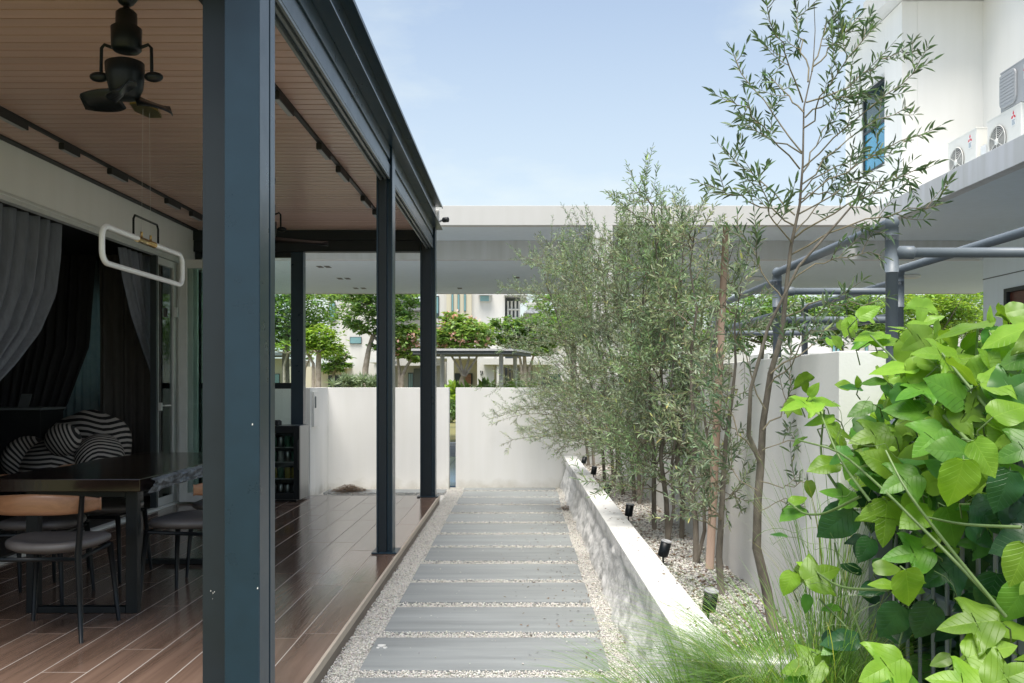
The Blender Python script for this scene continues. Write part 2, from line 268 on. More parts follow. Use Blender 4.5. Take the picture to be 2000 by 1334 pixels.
# ------------------------------------------------------------------ object helpers
WP = {}
def wpos(o): return WP.get(o.name, Vector((0, 0, 0))) if o else Vector((0, 0, 0))
def thing(name, label, cat, loc=(0, 0, 0), group=None, kind=None):
    o = bpy.data.objects.new(name, None); col.objects.link(o); o.location = loc; o.empty_display_size = .1
    WP[o.name] = Vector(loc)
    if label: o['label'] = label
    if cat: o['category'] = cat
    if group: o['group'] = group
    if kind: o['kind'] = kind
    return o
def tag(o, label=None, cat=None, group=None, kind=None):
    if label: o['label'] = label
    if cat: o['category'] = cat
    if group: o['group'] = group
    if kind: o['kind'] = kind
    return o
class MB:
    def __init__(s): s.v = []; s.f = []; s.sm = []
    def add(s, V, F, smooth=False):
        b = len(s.v); s.v += [tuple(p) for p in V]; s.f += [tuple(i+b for i in f) for f in F]; s.sm += [smooth]*len(F); return s
    def box(s, x0, x1, y0, y1, z0, z1):
        V = [(x, y, z) for z in (z0, z1) for y in (y0, y1) for x in (x0, x1)]
        return s.add(V, [(0, 2, 3, 1), (4, 5, 7, 6), (0, 1, 5, 4), (2, 6, 7, 3), (0, 4, 6, 2), (1, 3, 7, 5)])
    def prism(s, pts, z0, z1, axis='z'):
        n = len(pts); mk = {'z': lambda p, t: (p[0], p[1], t), 'y': lambda p, t: (p[0], t, p[1]), 'x': lambda p, t: (t, p[0], p[1])}[axis]
        V = [mk(p, z0) for p in pts]+[mk(p, z1) for p in pts]
        F = [tuple(range(n))[::-1], tuple(range(n, 2*n))]+[(i, (i+1) % n, n+(i+1) % n, n+i) for i in range(n)]
        return s.add(V, F)
    def tube(s, pts, r, n=8, caps=True, close=False):
        pts = [Vector(p) for p in pts]; m = len(pts); rr = r if hasattr(r, '__len__') else [r]*m
        V = []; F = []; up = None
        for i, p in enumerate(pts):
            if close: t = pts[(i+1) % m]-pts[i-1]
            else: t = pts[min(i+1, m-1)]-pts[max(i-1, 0)]
            if t.length < 1e-9: t = Vector((0, 0, 1))
            t.normalize()
            if up is None: up = Vector((0, 0, 1)) if abs(t.z) < .9 else Vector((1, 0, 0))
            a = t.cross(up)
            if a.length < 1e-4: a = t.cross(Vector((1, .2, 0)))
            a.normalize(); bb = a.cross(t).normalized(); up = bb
            for k in range(n):
                an = 2*pi*k/n; V.append(p+(a*cos(an)+bb*sin(an))*rr[i])
        for i in range(m if close else m-1):
            j = (i+1) % m
            for k in range(n): F.append((i*n+k, i*n+(k+1) % n, j*n+(k+1) % n, j*n+k))
        s.add(V, F, True)
        if caps and not close:
            b = len(s.v)-len(V); s.f += [tuple(b+k for k in range(n)), tuple(b+(m-1)*n+k for k in range(n))[::-1]]; s.sm += [False, False]
        return s
    def lathe(s, c, prof, n=20, axis=(0, 0, 1)):
        q = Vector((0, 0, 1)).rotation_difference(Vector(axis)); c = Vector(c); V = []; F = []
        for r, z in prof:
            for k in range(n): V.append(c+q@Vector((r*cos(2*pi*k/n), r*sin(2*pi*k/n), z)))
        for i in range(len(prof)-1):
            for k in range(n): F.append((i*n+k, i*n+(k+1) % n, (i+1)*n+(k+1) % n, (i+1)*n+k))
        F += [tuple(range(n))[::-1], tuple(range((len(prof)-1)*n, len(prof)*n))]
        return s.add(V, F, True)
    def ell(s, c, r, n=12, m=8, fn=None):
        V = []; F = []
        for i in range(m+1):
            th = pi*i/m
            for k in range(n):
                ph = 2*pi*k/n; d = Vector((sin(th)*cos(ph), sin(th)*sin(ph), cos(th))); k2 = fn(d) if fn else 1
                V.append((c[0]+d.x*r[0]*k2, c[1]+d.y*r[1]*k2, c[2]+d.z*r[2]*k2))
        for i in range(m):
            for k in range(n): F.append((i*n+k, (i+1)*n+k, (i+1)*n+(k+1) % n, i*n+(k+1) % n))
        return s.add(V, F, True)
    def build(s, name, m, parent=None, bevel=0, seg=2, local=False):
        V = np.array(s.v, dtype=float)
        if local: o0 = np.zeros(3)
        else: o0 = np.array([(V[:, 0].min()+V[:, 0].max())/2, (V[:, 1].min()+V[:, 1].max())/2, V[:, 2].min()])
        me = bpy.data.meshes.new(name); me.from_pydata((V-o0).tolist(), [], s.f); me.polygons.foreach_set('use_smooth', s.sm)
        me.materials.append(m); me.update()
        o = bpy.data.objects.new(name, me); col.objects.link(o)
        if local: o.parent = parent; return o
        pw = wpos(parent); o.location = Vector(o0)-pw; o.parent = parent; WP[o.name] = Vector(o0)
        if bevel:
            bm = o.modifiers.new('bevel', 'BEVEL'); bm.width = bevel; bm.segments = seg; bm.limit_method = 'ANGLE'; bm.angle_limit = radians(40)
        return o
def box(name, x0, x1, y0, y1, z0, z1, m, parent=None, bevel=0.0):
    return MB().box(x0, x1, y0, y1, z0, z1).build(name, m, parent, bevel)
def npmesh(name, V, F, m, parent=None, tint=None, smooth=False):
    """V (n,3), F (k,c) same-size faces"""
    V = np.asarray(V, dtype=np.float32); F = np.asarray(F, dtype=np.int32)
    o0 = np.array([(V[:, 0].min()+V[:, 0].max())/2, (V[:, 1].min()+V[:, 1].max())/2, V[:, 2].min()])
    me = bpy.data.meshes.new(name); k, c = F.shape
    me.vertices.add(len(V)); me.vertices.foreach_set('co', (V-o0).astype(np.float32).ravel())
    me.loops.add(k*c); me.loops.foreach_set('vertex_index', F.ravel())
    me.polygons.add(k); me.polygons.foreach_set('loop_start', np.arange(0, k*c, c, dtype=np.int32))
    me.polygons.foreach_set('loop_total', np.full(k, c, dtype=np.int32))
    if smooth: me.polygons.foreach_set('use_smooth', np.ones(k, dtype=bool))
    me.update(calc_edges=True)
    if tint is not None:
        a = me.attributes.new('tint', 'FLOAT_COLOR', 'POINT'); t = np.ones((len(V), 4), dtype=np.float32); t[:, :3] = tint
        a.data.foreach_set('color', t.ravel())
    me.materials.append(m)
    o = bpy.data.objects.new(name, me); col.objects.link(o)
    pw = wpos(parent); o.location = Vector(o0.tolist())-pw; o.parent = parent; WP[o.name] = Vector(o0.tolist())
    return o
def inst(name, me, parent, world):
    o = bpy.data.objects.new(name, me); col.objects.link(o); o.parent = parent
    o.matrix_local = Matrix.Translation(-wpos(parent))@world
    return o
def copy_tree(o, parent=None):
    c = o.copy(); col.objects.link(c); c.parent = parent
    for ch in list(o.children): copy_tree(ch, c)
    return c

# ================================================================== GROUND
g = MB().add([(-150, -60, -.05), (150, -60, -.05), (150, 250, -.05), (-150, 250, -.05)], [(0, 1, 2, 3)]).build('ground', M['lawn']); tag(g, kind='structure')
pv = box('pavement', -80, 80, 17.3, 20.4, -.045, -.004, M['pav']); tag(pv, kind='structure')
kb = box('kerb', -80, 80, 20.4, 20.6, -.045, .07, M['slab']); tag(kb, kind='structure')
cf = box('carport_floor', -9, 9, 12.25, 17.28, -.045, -.02, M['grout']); tag(cf, kind='structure')
tm = None
for i in range(-2, 1):
    for j in range(6):
        x = -1.16+i*.9; y = 12.28+j*.84
        box('floor_tile', x, x+.892, y, y+.832, -.02, .0, M['bluetile'], cf)
# garden path: bed, pavers and loose gravel
path = MB().box(-.9, .62, 2.0, 12.02, -.04, -.010).box(-3.0, -.9, 10.42, 12.02, -.04, -.022).build('garden_path', M['gravel']); tag(path, kind='structure')
PIT = .6715
stones = []
for k in range(-3, 12):
    yf = 2420.8/(1313-752)+k*PIT
    x0 = -.745+(k*.004)+rnd.uniform(-.012, .012); x1 = x0+1.19
    stones.append((x0, x1, yf, min(yf+.552, 11.96)))
stones += [(-2.45, -.93, 11.42, 11.78)]
for (x0, x1, y0, y1) in stones:
    if y1 > 12.0: continue
    dz = rnd.uniform(-.003, .003)
    MB().box(x0, x1, y0, y1, -.03, .012+dz).build('paving_stone', M['slate'], path, .004, 2)

mk = MB()
for (px, py, w_, h_, mm) in [(745, 1262, .020, .012, 0), (752, 1266, .010, .008, 0), (738, 1266, .008, .006, 0)]:
    x_, y_ = (px-1013)/K*(1.348*K/(py-752)), 1.348*K/(py-752); mk.prism([(x_+w_*cos(a)*(1+.25*sin(3*a)), y_+h_*2*sin(a)*(1+.2*cos(2*a))) for a in [2*pi*i/12 for i in range(12)]], .0125, .0165)
mk.build('white_spot', M['white_p'], path)

def pebbles(name, n, sampler, zf, smin=.003, smax=.0065, parent=None, label=None, cat=None):
    P0 = sampler(n); n = len(P0)
    base = np.array([(1, 0, 0), (-1, 0, 0), (0, 1, 0), (0, -1, 0), (0, 0, 1), (0, 0, -1)], dtype=float)
    F0 = np.array([(0, 2, 4), (2, 1, 4), (1, 3, 4), (3, 0, 4), (2, 0, 5), (1, 2, 5), (3, 1, 5), (0, 3, 5)])
    sz = rng.uniform(smin, smax, (n, 1, 1)); an = rng.uniform(0.7, 1.35, (n, 1, 3)); an[:, :, 2] *= .65
    V = base[None]*an*(1+rng.uniform(-.25, .25, (n, 6, 3)))
    a = rng.uniform(0, 2*pi, n); b = rng.uniform(-.6, .6, n)
    ca, sa, cb, sb = np.cos(a), np.sin(a), np.cos(b), np.sin(b)
    x = V[:, :, 0]; y = V[:, :, 1]*cb[:, None]-V[:, :, 2]*sb[:, None]; z = V[:, :, 1]*sb[:, None]+V[:, :, 2]*cb[:, None]
    V = np.stack([x*ca[:, None]-y*sa[:, None], x*sa[:, None]+y*ca[:, None], z], 2)*sz
    V[:, :, 0] += P0[:, 0:1]; V[:, :, 1] += P0[:, 1:2]; V[:, :, 2] += (zf+rng.uniform(-.004, .008, n)+sz[:, 0, 0]*.5)[:, None]
    F = F0[None]+(np.arange(n)*6)[:, None, None]
    t = rng.choice([1.0, .92, .8, .62, .42], n, p=[.38, .27, .18, .11, .06])[:, None]*np.array([1, .99, .965])+rng.normal(0, .025, (n, 3))
    o = npmesh(name, V.reshape(-1, 3), F.reshape(-1, 3), M['peb'], parent, np.clip(np.repeat(t, 6, 0), .1, 1.1)); tag(o, label, cat, kind='stuff'); return o
def samp_path(n):
    # denser near the camera; never under a paver
    x = rng.uniform(-.9, .63, n); y = 3.9+8.1*rng.random(n)**1.35
    ok = np.ones(n, bool)
    for (a, b, c, d) in stones: ok &= ~((x > a-.002) & (x < b+.002) & (y > c-.002) & (y < d+.002))
    q = np.stack([x, y], 1)[ok]
    m = 5000; x2 = rng.uniform(-2.9, -.9, m); y2 = rng.uniform(10.42, 12.0, m); ok2 = ~((x2 > -2.45) & (x2 < -.93) & (y2 > 11.42) & (y2 < 11.78))
    return np.concatenate([q, np.stack([x2, y2], 1)[ok2]])
pebbles('path_gravel', 130000, samp_path, .002, label='loose pale gravel filling the joints between the grey pavers', cat='gravel')
def samp_few(n): return np.stack([rng.uniform(-.7, .44, n), 4.2+6*rng.random(n)], 1)
pebbles('stray_gravel', 130, samp_few, .013, .002, .0055, label='single stray pebbles lying on top of the grey pavers', cat='gravel')

# planter soil
soil = box('planter_bed', .757, 1.183, 3.22, 12.03, -.04, .315, M['gravel']); tag(soil, kind='structure')
pebbles('planter_gravel', 34000, lambda n: np.stack([rng.uniform(.76, 1.18, n), 3.3+8.7*rng.random(n)**1.3], 1), .318, .004, .009,
        label='pale gravel mulch under the olive trees behind the stone bench', cat='gravel')
def litter(name, n, samp, label, smin=.010, smax=.03, pile=0):
    c, z = samp(n); L_ = rng.uniform(smin, smax, n); a = rng.uniform(0, 2*pi, n); w_ = L_*.17
    d = np.stack([np.cos(a), np.sin(a), rng.uniform(-.25, .25, n)], 1); s_ = np.stack([-np.sin(a), np.cos(a), rng.uniform(-.4, .4, n)], 1)
    q = np.stack([c[:, 0], c[:, 1], z], 1)
    V = np.stack([q-d*L_[:, None]/2, q+s_*w_[:, None]+[0, 0, .002], q+d*L_[:, None]/2, q-s_*w_[:, None]], 1)
    F = np.arange(n*4).reshape(n, 4); t = rng.uniform(.5, 1.8, (n, 1))*np.array([1, .95, .85])
    o = npmesh(name, V.reshape(-1, 3), F, M['litter'], None, np.repeat(t, 4, 0)); tag(o, label, 'leaf litter', kind='stuff')
def s1(n):
    x = .56-np.abs(rng.normal(0, .28, n)); x = np.clip(x, -.7, .58); y = 4.0+8*rng.random(n); return np.stack([x, y], 1), np.full(n, .018)
litter('fallen_leaves', 650, s1, 'small dry olive leaves scattered on the pavers and gravel')
litter('planter_litter', 3200, lambda n: (np.stack([rng.uniform(.77, 1.18, n), 3.4+8.5*rng.random(n)], 1), np.full(n, .333)), 'dry brown leaves lying on the planter gravel', .015, .04)
litter('bench_litter', 130, lambda n: (np.stack([rng.uniform(.61, .755, n), 3.4+8.5*rng.random(n)], 1), np.full(n, .4305)), 'few dry leaves lying on top of the white bench')
def heap(cx, cy, sx_, sy_, h):
    def f(n):
        x = rng.normal(0, .42, n); y = rng.normal(0, .42, n); z = h*np.exp(-(x*x+y*y)*1.6)*rng.random(n)
        return np.stack([cx+x*sx_, cy+y*sy_], 1), z+.004
    return f
litter('mulch_heap', 2600, heap(-2.15, 11.55, .26, .2, .10), 'low heap of brown wood mulch by the corner of the boundary wall', .012, .035)
litter('swept_leaf_heap', 260, heap(.52, 9.9, .11, .09, .05), 'small swept heap of brown leaves on the path beside the bench', .012, .035)

# stone bench
bench = thing('stone_bench', 'long low white stone bench with a rough split face beside the path', 'bench', (.68, 7.6, 0))
def bench_mesh():
    y0, y1 = 3.10, 12.02; ny = 640; prof_n = 30
    V = []; F = []
    import mathutils
    nz_ = mathutils.noise
    for i in range(ny+1):
        y = y0+(y1-y0)*i/ny
        e = .352+.055*nz_.noise(Vector((y*1.6, 3, 0)))+.035*nz_.noise(Vector((y*7, 7, 0)))+.012*nz_.noise(Vector((y*25, 2, 0)))       # where the split face ends under the smooth band
        for k in range(prof_n+1):
            z = -.03+(.425+.03)*k/prof_n
            x = .590
            if z < e:
                dpt = (e-z)
                x -= min(.012, dpt*.6)*0
                n1 = nz_.fractal(Vector((2.2*y, z*4, 1.7)), 1, 2, 5)*.022+abs(nz_.noise(Vector((y*6, z*11, 4))))*.014
                x += min(1, dpt/.03)*(.026-n1*1.3)
                x -= .06*max(0, (.30-z))/.30
            V.append((x, y, z))
    m_ = prof_n+1
    for i in range(ny):
        for k in range(prof_n): F.append((i*m_+k, i*m_+k+1, (i+1)*m_+k+1, (i+1)*m_+k))
    return V, F
V, F = bench_mesh()
npmesh('rough_face', V, F, M['rock'], bench)
tb = MB(); tb.box(.5915, .757, 3.10, 12.02, .412, .428); tb.box(.66, .755, 3.12, 12.015, -.03, .412); tb.build('seat_slab', M['granite'], bench, .004)
MB().box(.565, .757, 3.075, 3.098, -.03, .428).build('end_face', M['granite'], bench, .004)
MB().box(.759, 1.30, 3.06, 3.215, -.03, .428).build('return_block', M['granite'], bench, .006)
MB().box(.759, 1.30, 3.03, 3.055, .10, .30).build('recess_panel', M['ggrey'], bench)

# ================================================================== DECK
deck = MB().box(-3.64, -.912, 3.1, 10.385, -.04, .0984).build('deck_floor', M['grout']); tag(deck, kind='structure')
tile_meshes = []
GW = .0048
xe = -.897; cols = 14
for c in range(cols):
    x1 = xe-.0-c*.2; x0 = x1-.2+GW
    if x0 < -3.62: x0 = -3.62
    off = [4.63, 5.74, 4.90, 5.33, 4.50, 5.06][c % 6] if c < 3 else [4.74, 5.2, 5.55, 4.9, 5.38, 4.62][(c*5) % 6]
    ys = [off+1.2*k for k in range(-8, 8)]
    ys = [3.1]+[y for y in ys if 3.3 < y < 10.3]+[10.383]
    for a, b in zip(ys[:-1], ys[1:]):
        if b < 2.4 and b > -1.9+1.3: pass
        xx1 = x1 if c else -.913
        MB().box(x0, xx1-(0.0 if c == 0 else 0), a+GW/2, b-GW/2, .09, .0995).build('floor_tile', M['tile'], deck, .0012, 1)
MB().box(-.9115, -.897, 3.1, 10.385, .06, .1005).build('pale_edge_trim', M['trim'], deck, .002)
MB().box(-.911, -.901, 3.1, 10.384, -.03, .0595).build('edge_riser', M['kerb'], deck)
MB().box(-3.62, -.913, 10.386, 10.40, -.03, .0995).build('edge_riser', M['kerb'], deck)

# ================================================================== PERGOLA
pg = thing('pergola', 'dark navy steel pergola with wood slat ceiling over the tiled terrace', 'pergola', (-2.2, 4.2, .1))
def post(y0, kind, xl, xr, top=3.135):
    b = MB()
    if kind == 'big':
        b.box(-1.068, -.940, 3.307, 3.435, .1, top); b.box(-1.068, -.955, 3.435, 3.50, .1, top)
        p = b.build('post', M['navy'], pg, .004)
        q = MB().box(-1.19, -1.0705, 3.43, 3.47, .1, top).build('track_plate', M['navy_d'], p, .002)
        MB().box(-.9545, -.9395, 3.448, 3.515, .1, top).build('rear_flange', M['navy'], p, .002)
        MB().box(-1.2, -.925, 3.27, 3.54, .1, .112).build('base_plate', M['navy'], p, .002)
        return p
    # H section, flanges facing the path and the room
    b.box(xr-.012, xr, y0, y0+.16, .1, top); b.box(xl, xl+.012, y0, y0+.16, .1, top)
    b.box(xl+.012, xr-.012, y0+.035, y0+.047, .1, top)
    p = b.build('post', M['navy'], pg, .0015)
    MB().box(xl+.013, xr-.045, y0+.004, y0+.034, .1, top-.2).build('track_plate', M['navy_d'], p, .003)
    MB().box(xl-.035, xr+.035, y0-.02, y0+.20, .1005, .112).build('base_plate', M['navy'], p, .002)
    return p
post(3.307, 'big', 0, 0)
post(6.80, 'h', -1.062, -.942)
post(10.22, 'h', -1.105, -.935)
MB().box(-2.565, -2.425, 10.26, 10.38, .1, 2.86).build('post', M['navy'], pg, .003)
# long edge beams between the posts, each with its groove and inner rail
def edge_beam(ya, yb):
    b = MB(); xf = -.957
    b.box(-1.045, xf, ya, yb, 3.038, 3.135); b.box(-1.045, xf-.012, ya, yb, 2.998, 3.038); b.box(-1.045, xf, ya, yb, 2.912, 2.998)
    o = b.build('edge_beam', M['navy'], pg, .0015)
    c = MB(); c.box(-1.035, -1.020, ya, yb, 2.888, 2.9115); c.box(-1.0, -.985, ya, yb, 2.893, 2.9115); c.box(-.972, -.959, ya, yb, 2.896, 2.9115)
    c.build('shutter_rail', M['alu_d'], o)
edge_beam(3.52, 6.795); edge_beam(6.965, 10.215)
# eave channel: web, top and bottom flange
ch = MB(); ch.box(-.960, -.948, 3.15, 10.42, 3.150, 3.395); ch.box(-.965, -.872, 3.15, 10.44, 3.396, 3.410); ch.box(-.965, -.872, 3.15, 10.46, 3.138, 3.149)
ch.box(-.876, -.869, 3.15, 10.44, 3.378, 3.3955)
ch.build('eave_channel', M['navy'], pg, .0015)
# end beam and window frame
MB().box(-3.66, -.965, 10.24, 10.38, 2.985, 3.10).build('end_beam', M['navy_d'], pg, .002)
MB().box(-3.66, -1.11, 10.255, 10.37, 2.862, 2.982).build('end_beam', M['navy_d'], pg, .002)
fr = MB(); fr.box(-3.655, -3.585, 10.29, 10.35, .1, 2.86); fr.box(-3.584, -2.566, 10.29, 10.35, 1.318, 1.385); fr.box(-3.584, -2.566, 10.295, 10.345, 2.80, 2.861)
wf = fr.build('window_frame', M['navy_d'], pg, .002)
MB().box(-3.584, -2.567, 10.318, 10.324, 1.386, 2.799).build('pane', M['glass'], wf)
MB().box(-3.584, -2.567, 10.318, 10.324, .13, 1.317).build('pane', M['glass'], wf)
MB().box(-3.584, -2.95, 10.30, 10.34, .1, .1295).build('lower_rail', M['navy_d'], wf)
# roof slab and slatted ceiling
MB().box(-3.9, -.966, 3.15, 10.43, 3.14, 3.385).build('roof_slab', M['navy_d'], pg)
pit = .1025; y = 3.32; slat0 = None
xs0, xs1 = -3.655, -1.047
n = 0
while y < 10.235:
    if slat0 is None:
        slat0 = MB().prism([(0, .0), (pit-.006, .002), (pit-.006, .016), (pit, .016), (pit, .030), (0, .030)], xs0, xs1, 'x').build('ceiling_slat', M['slat'], pg)
        slat0.location = Vector(((xs0+xs1)/2, y+pit/2, 3.105))-wpos(pg); WP[slat0.name] = slat0.location+wpos(pg)
    else:
        o = slat0.copy(); col.objects.link(o); o.parent = pg; o.location = Vector(((xs0+xs1)/2, y+pit/2, 3.105))-wpos(pg)
    y += pit
MB().box(-3.66, -.965, 3.15, 3.31, 2.90, 3.135).build('end_beam', M['navy'], pg, .002)
MB().box(-3.657, -3.60, 3.32, 10.23, 3.092, 3.1045).build('ceiling_edge_trim', M['black_m'], pg)
# white chips on the near post
bv = MB()
for (px, py) in [(493, 829), (503, 1149)]:
    x, yy, z = P(px, py, 3.306); s_ = .0022
    bv.add([(x-s_, 3.3062, z-s_*1.7), (x+s_, 3.3062, z-s_), (x+s_*.8, 3.3062, z+s_*1.5), (x-s_*.5, 3.3062, z+s_*2)], [(0, 1, 2, 3)])
for k in range(5):
    x, yy, z = P(416+rnd.uniform(-5, 6), rnd.uniform(1145, 1190), 3.429); s_ = rnd.uniform(.0007, .0018)
    bv.add([(x-s_, 3.4293, z-s_*1.7), (x+s_, 3.4293, z-s_), (x+s_*.8, 3.4293, z+s_*1.5), (x-s_*.5, 3.4293, z+s_*2)], [(0, 1, 2, 3)])
bv.build('paint_chips', M['white_p'], pg)

# track lights
def track(x, y0, y1, spots, label):
    t = thing('track_light', label, 'track light', (x, (y0+y1)/2, 3.07), 'black track lights on the slat ceiling')
    MB().box(x-.014, x+.014, y0, y1, 3.083, 3.1045).build('track', M['black_m'], t)
    for (a, b) in spots:
        f = MB().box(x-.020, x+.020, a, b, 3.038, 3.082).build('lamp_head', M['black_m'], t, .003)
        MB().box(x-.014, x+.014, a+.02, b-.02, 3.0335, 3.0375).build('diffuser', M['acg'], f)
yz = lambda py, z=3.05: (1.36-z)*-K/(752-py)*-1
def YC(py): return (3.055-1.36)*K/(752-py)
track(-3.25, 4.6, YC(428)+.1, [(YC(218), YC(250)), (YC(286), YC(303)), (YC(335), YC(352)), (YC(393), YC(406)), (YC(418), YC(428))], 'long black track light on the ceiling beside the house wall')
track(-1.42, 3.4, YC(422)+.1, [(YC(186), YC(222)), (YC(286), YC(308)), (YC(331), YC(352)), (YC(388), YC(403)), (YC(415), YC(423))], 'long black track light on the ceiling nearest the path side')

# ceiling fan, near
def fan(loc, label, s_=1.0, rot=0, blades=3, br=.205, bw=.07):
    x, y, z = loc
    t = thing('ceiling_fan', label, 'ceiling fan', (x, y, 3.1), 'black ceiling fans')
    MB().lathe((x, y, 3.0), [(.012, 0), (.03, .012), (.062, .06), (.066, .104)], 20).build('canopy', M['black'], t)
    MB().tube([(x, y, 3.02), (x, y, z+.36*s_)], .014*s_, 10).build('down_rod', M['black'], t)
    hb = MB().lathe((x, y, z+.185*s_), [(.052, 0), (.062, .01), (.064, .10), (.045, .115), (.044, .165), (.03, .18)], 24); hb.build('upper_housing', M['black'], t)
    arm = MB()
    for sg in (-1, 1):
        arm.tube([(x+sg*.055, y, z+.20*s_), (x+sg*.095, y, z+.215*s_), (x+sg*.108, y, z+.20*s_), (x+sg*.110, y, z+.10*s_), (x+sg*.108, y, z+.08)], .0075, 8)
        arm.ell((x+sg*.118, y, z+.075), (.042, .026, .022), 12, 8)
        arm.build('yoke_arm', M['black'], t); arm = MB()
    MB().lathe((x, y, z-.022), [(.03, 0), (.052, .006), (.070, .045), (.079, .10), (.081, .155), (.06, .165)], 28, (-0.06, 0.03, 1)).build('motor_housing', M['black'], t)
    for k in range(blades):
        a = rot+2*pi*k/blades; V = []; F = []; nn = 8
        for i in range(nn+1):
            u = i/nn; r0 = .035+(br-.035)*u; wd = bw*(.42+.75*sin(pi*min(1, u*.86+.08))**.9)*(1 if u < .92 else .55)
            sw = .04*u*u
            for j, sgn in enumerate((-1, 0, 1)):
                ly = sgn*wd/2+sw; lz = -.004+.034*sgn*(1-.3*u)-.012*u
                V.append((x+r0*cos(a)-ly*sin(a), y+r0*sin(a)+ly*cos(a), z-.012+lz))
        for i in range(nn):
            for j in range(2): F.append((i*3+j, i*3+j+1, (i+1)*3+j+1, (i+1)*3+j))
        o = MB().add(V, F, True).build('blade', M['black'], t); sm = o.modifiers.new('solid', 'SOLIDIFY'); sm.thickness = .006
    return t
fan((-1.70, 3.95, 2.62), 'small black ceiling fan with yoke arms hanging nearest on the left', 1, radians(160), 3, .205, .105)
fan((-2.12, 7.7, 2.60), 'black ceiling fan half hidden behind the big navy post', 1, radians(12), 3, .50, .15)

# ring pendant
pn = thing('pendant_lamp', 'white stadium shaped tube pendant lamp hung on two thin wires over the table', 'pendant lamp', (-2.35, 5.75, 2.06))
pts = []; ya, yb, za, zb, rr = 5.14, 6.37, 2.055, 2.265, .07
for (cy, cz, a0) in ((yb-rr, zb-rr, 90), (yb-rr, za+rr, 0), (ya+rr, za+rr, -90), (ya+rr, zb-rr, -180)):
    for i in range(7):
        a = radians(a0-15*i); pts.append((-2.35, cy+rr*cos(a), cz+rr*sin(a)))
MB().tube(pts, .0165, 12, close=True).build('light_tube', M['lampwhite'], pn)
hy = 5.75
MB().tube([(-2.35, hy-.19, zb), (-2.35, hy-.19, zb+.11), (-2.35, hy-.17, zb+.135), (-2.35, hy+.17, zb+.135), (-2.35, hy+.19, zb+.11), (-2.35, hy+.19, zb)], .007, 8).build('bracket', M['black'], pn)
bz = MB().tube([(-2.35, hy-.13, zb-.003), (-2.35, hy+.13, zb-.003)], .0195, 12); bz.tube([(-2.35, hy-.07, zb+.01), (-2.35, hy-.07, zb+.05)], .008, 8); bz.tube([(-2.35, hy+.07, zb+.01), (-2.35, hy+.07, zb+.05)], .008, 8)
bz.build('brass_clip', M['brass'], pn)
MB().tube([(-2.35, hy-.07, zb+.05), (-2.35, hy-.05, 3.09)], .0008, 5).tube([(-2.35, hy+.07, zb+.05), (-2.35, hy+.05, 3.09)], .0008, 5).build('wire', M['alu'], pn)
MB().prism([(-2.425, hy), (-2.39, hy-.15), (-2.31, hy-.15), (-2.275, hy), (-2.31, hy+.15), (-2.39, hy+.15)], 3.088, 3.1045).build('ceiling_plate', M['gold'], pn)

# ================================================================== HOUSE ON THE LEFT
hs = thing('terrace_house', 'house on the left with white header wall and wide sliding door opening', 'house', (-6, 4, .1))
MB().box(-3.90, -3.662, 3.0, 3.2, .08, 3.12).build('wall', M['house_l'], hs)
MB().box(-3.90, -3.662, 3.2, 9.86, 2.74, 3.12).build('wall', M['house_l'], hs)
MB().box(-3.90, -3.662, 9.86, 10.39, .08, 3.12).box(-3.90, -3.82, 10.39, 10.62, .08, 3.12).build('wall', M['house_l'], hs)
MB().box(-8.6, -3.91, 2.9, 10.8, 2.86, 3.12).build('room_ceiling', M['dark_room'], hs)
MB().box(-8.6, -3.645, 2.9, 10.8, -.04, .085).build('room_floor', M['room_floor'], hs)
MB().box(-8.75, -8.6, 2.9, 10.8, -.04, 3.1).build('room_wall', M['dark_room'], hs)
MB().box(-8.6, -3.91, 2.75, 2.9, -.04, 3.1).build('room_wall', M['dark_room'], hs)
# far room wall with window opening
for b in ((-8.6, -6.1, .09, 2.85), (-4.55, -3.91, .09, 2.85), (-6.1, -4.55, 2.5, 2.85), (-6.1, -4.55, .09, .95)):
    MB().box(b[0], b[1], 10.62, 10.8, b[2], b[3]).build('room_wall', M['dark_room'], hs)
MB().box(-8.8, -3.905, 2.7, 10.9, 3.125, 3.35).build('roof_slab', M['wall2'], hs)
bw = MB().box(-6.1, -6.05, 10.66, 10.72, .95, 2.5).box(-4.6, -4.55, 10.66, 10.72, .95, 2.5).box(-6.05, -4.6, 10.66, 10.72, .95, 1.0).box(-6.05, -4.6, 10.66, 10.72, 2.45, 2.5).box(-5.35, -5.3, 10.66, 10.72, 1.0, 2.45).build('window', M['alu_d'], hs)
MB().box(-6.05, -5.351, 10.69, 10.695, 1.0, 2.45).build('pane', M['glass'], bw); MB().box(-5.299, -4.6, 10.69, 10.695, 1.0, 2.45).build('pane', M['glass'], bw)
# sliding door frame
dfm = MB(); dfm.box(-3.72, -3.655, 3.2, 9.86, 2.675, 2.738); dfm.box(-3.665, -3.650, 3.2, 9.86, 2.712, 2.73)
dfm.box(-3.72, -3.655, 9.80, 9.86, .1, 2.675); dfm.box(-3.74, -3.66, 3.2, 3.25, .1, 2.675)
df = dfm.build('door_frame', M['alu'], hs, .002)
sb = MB()
for k in range(4): sb.box(-3.70+.018*k-.01, -3.695+.018*k-.004, 3.25, 9.80, .1002, .118)
sb.box(-3.74, -3.628, 3.25, 9.80, .0997, .1001); sb.build('floor_track', M['alu'], df)
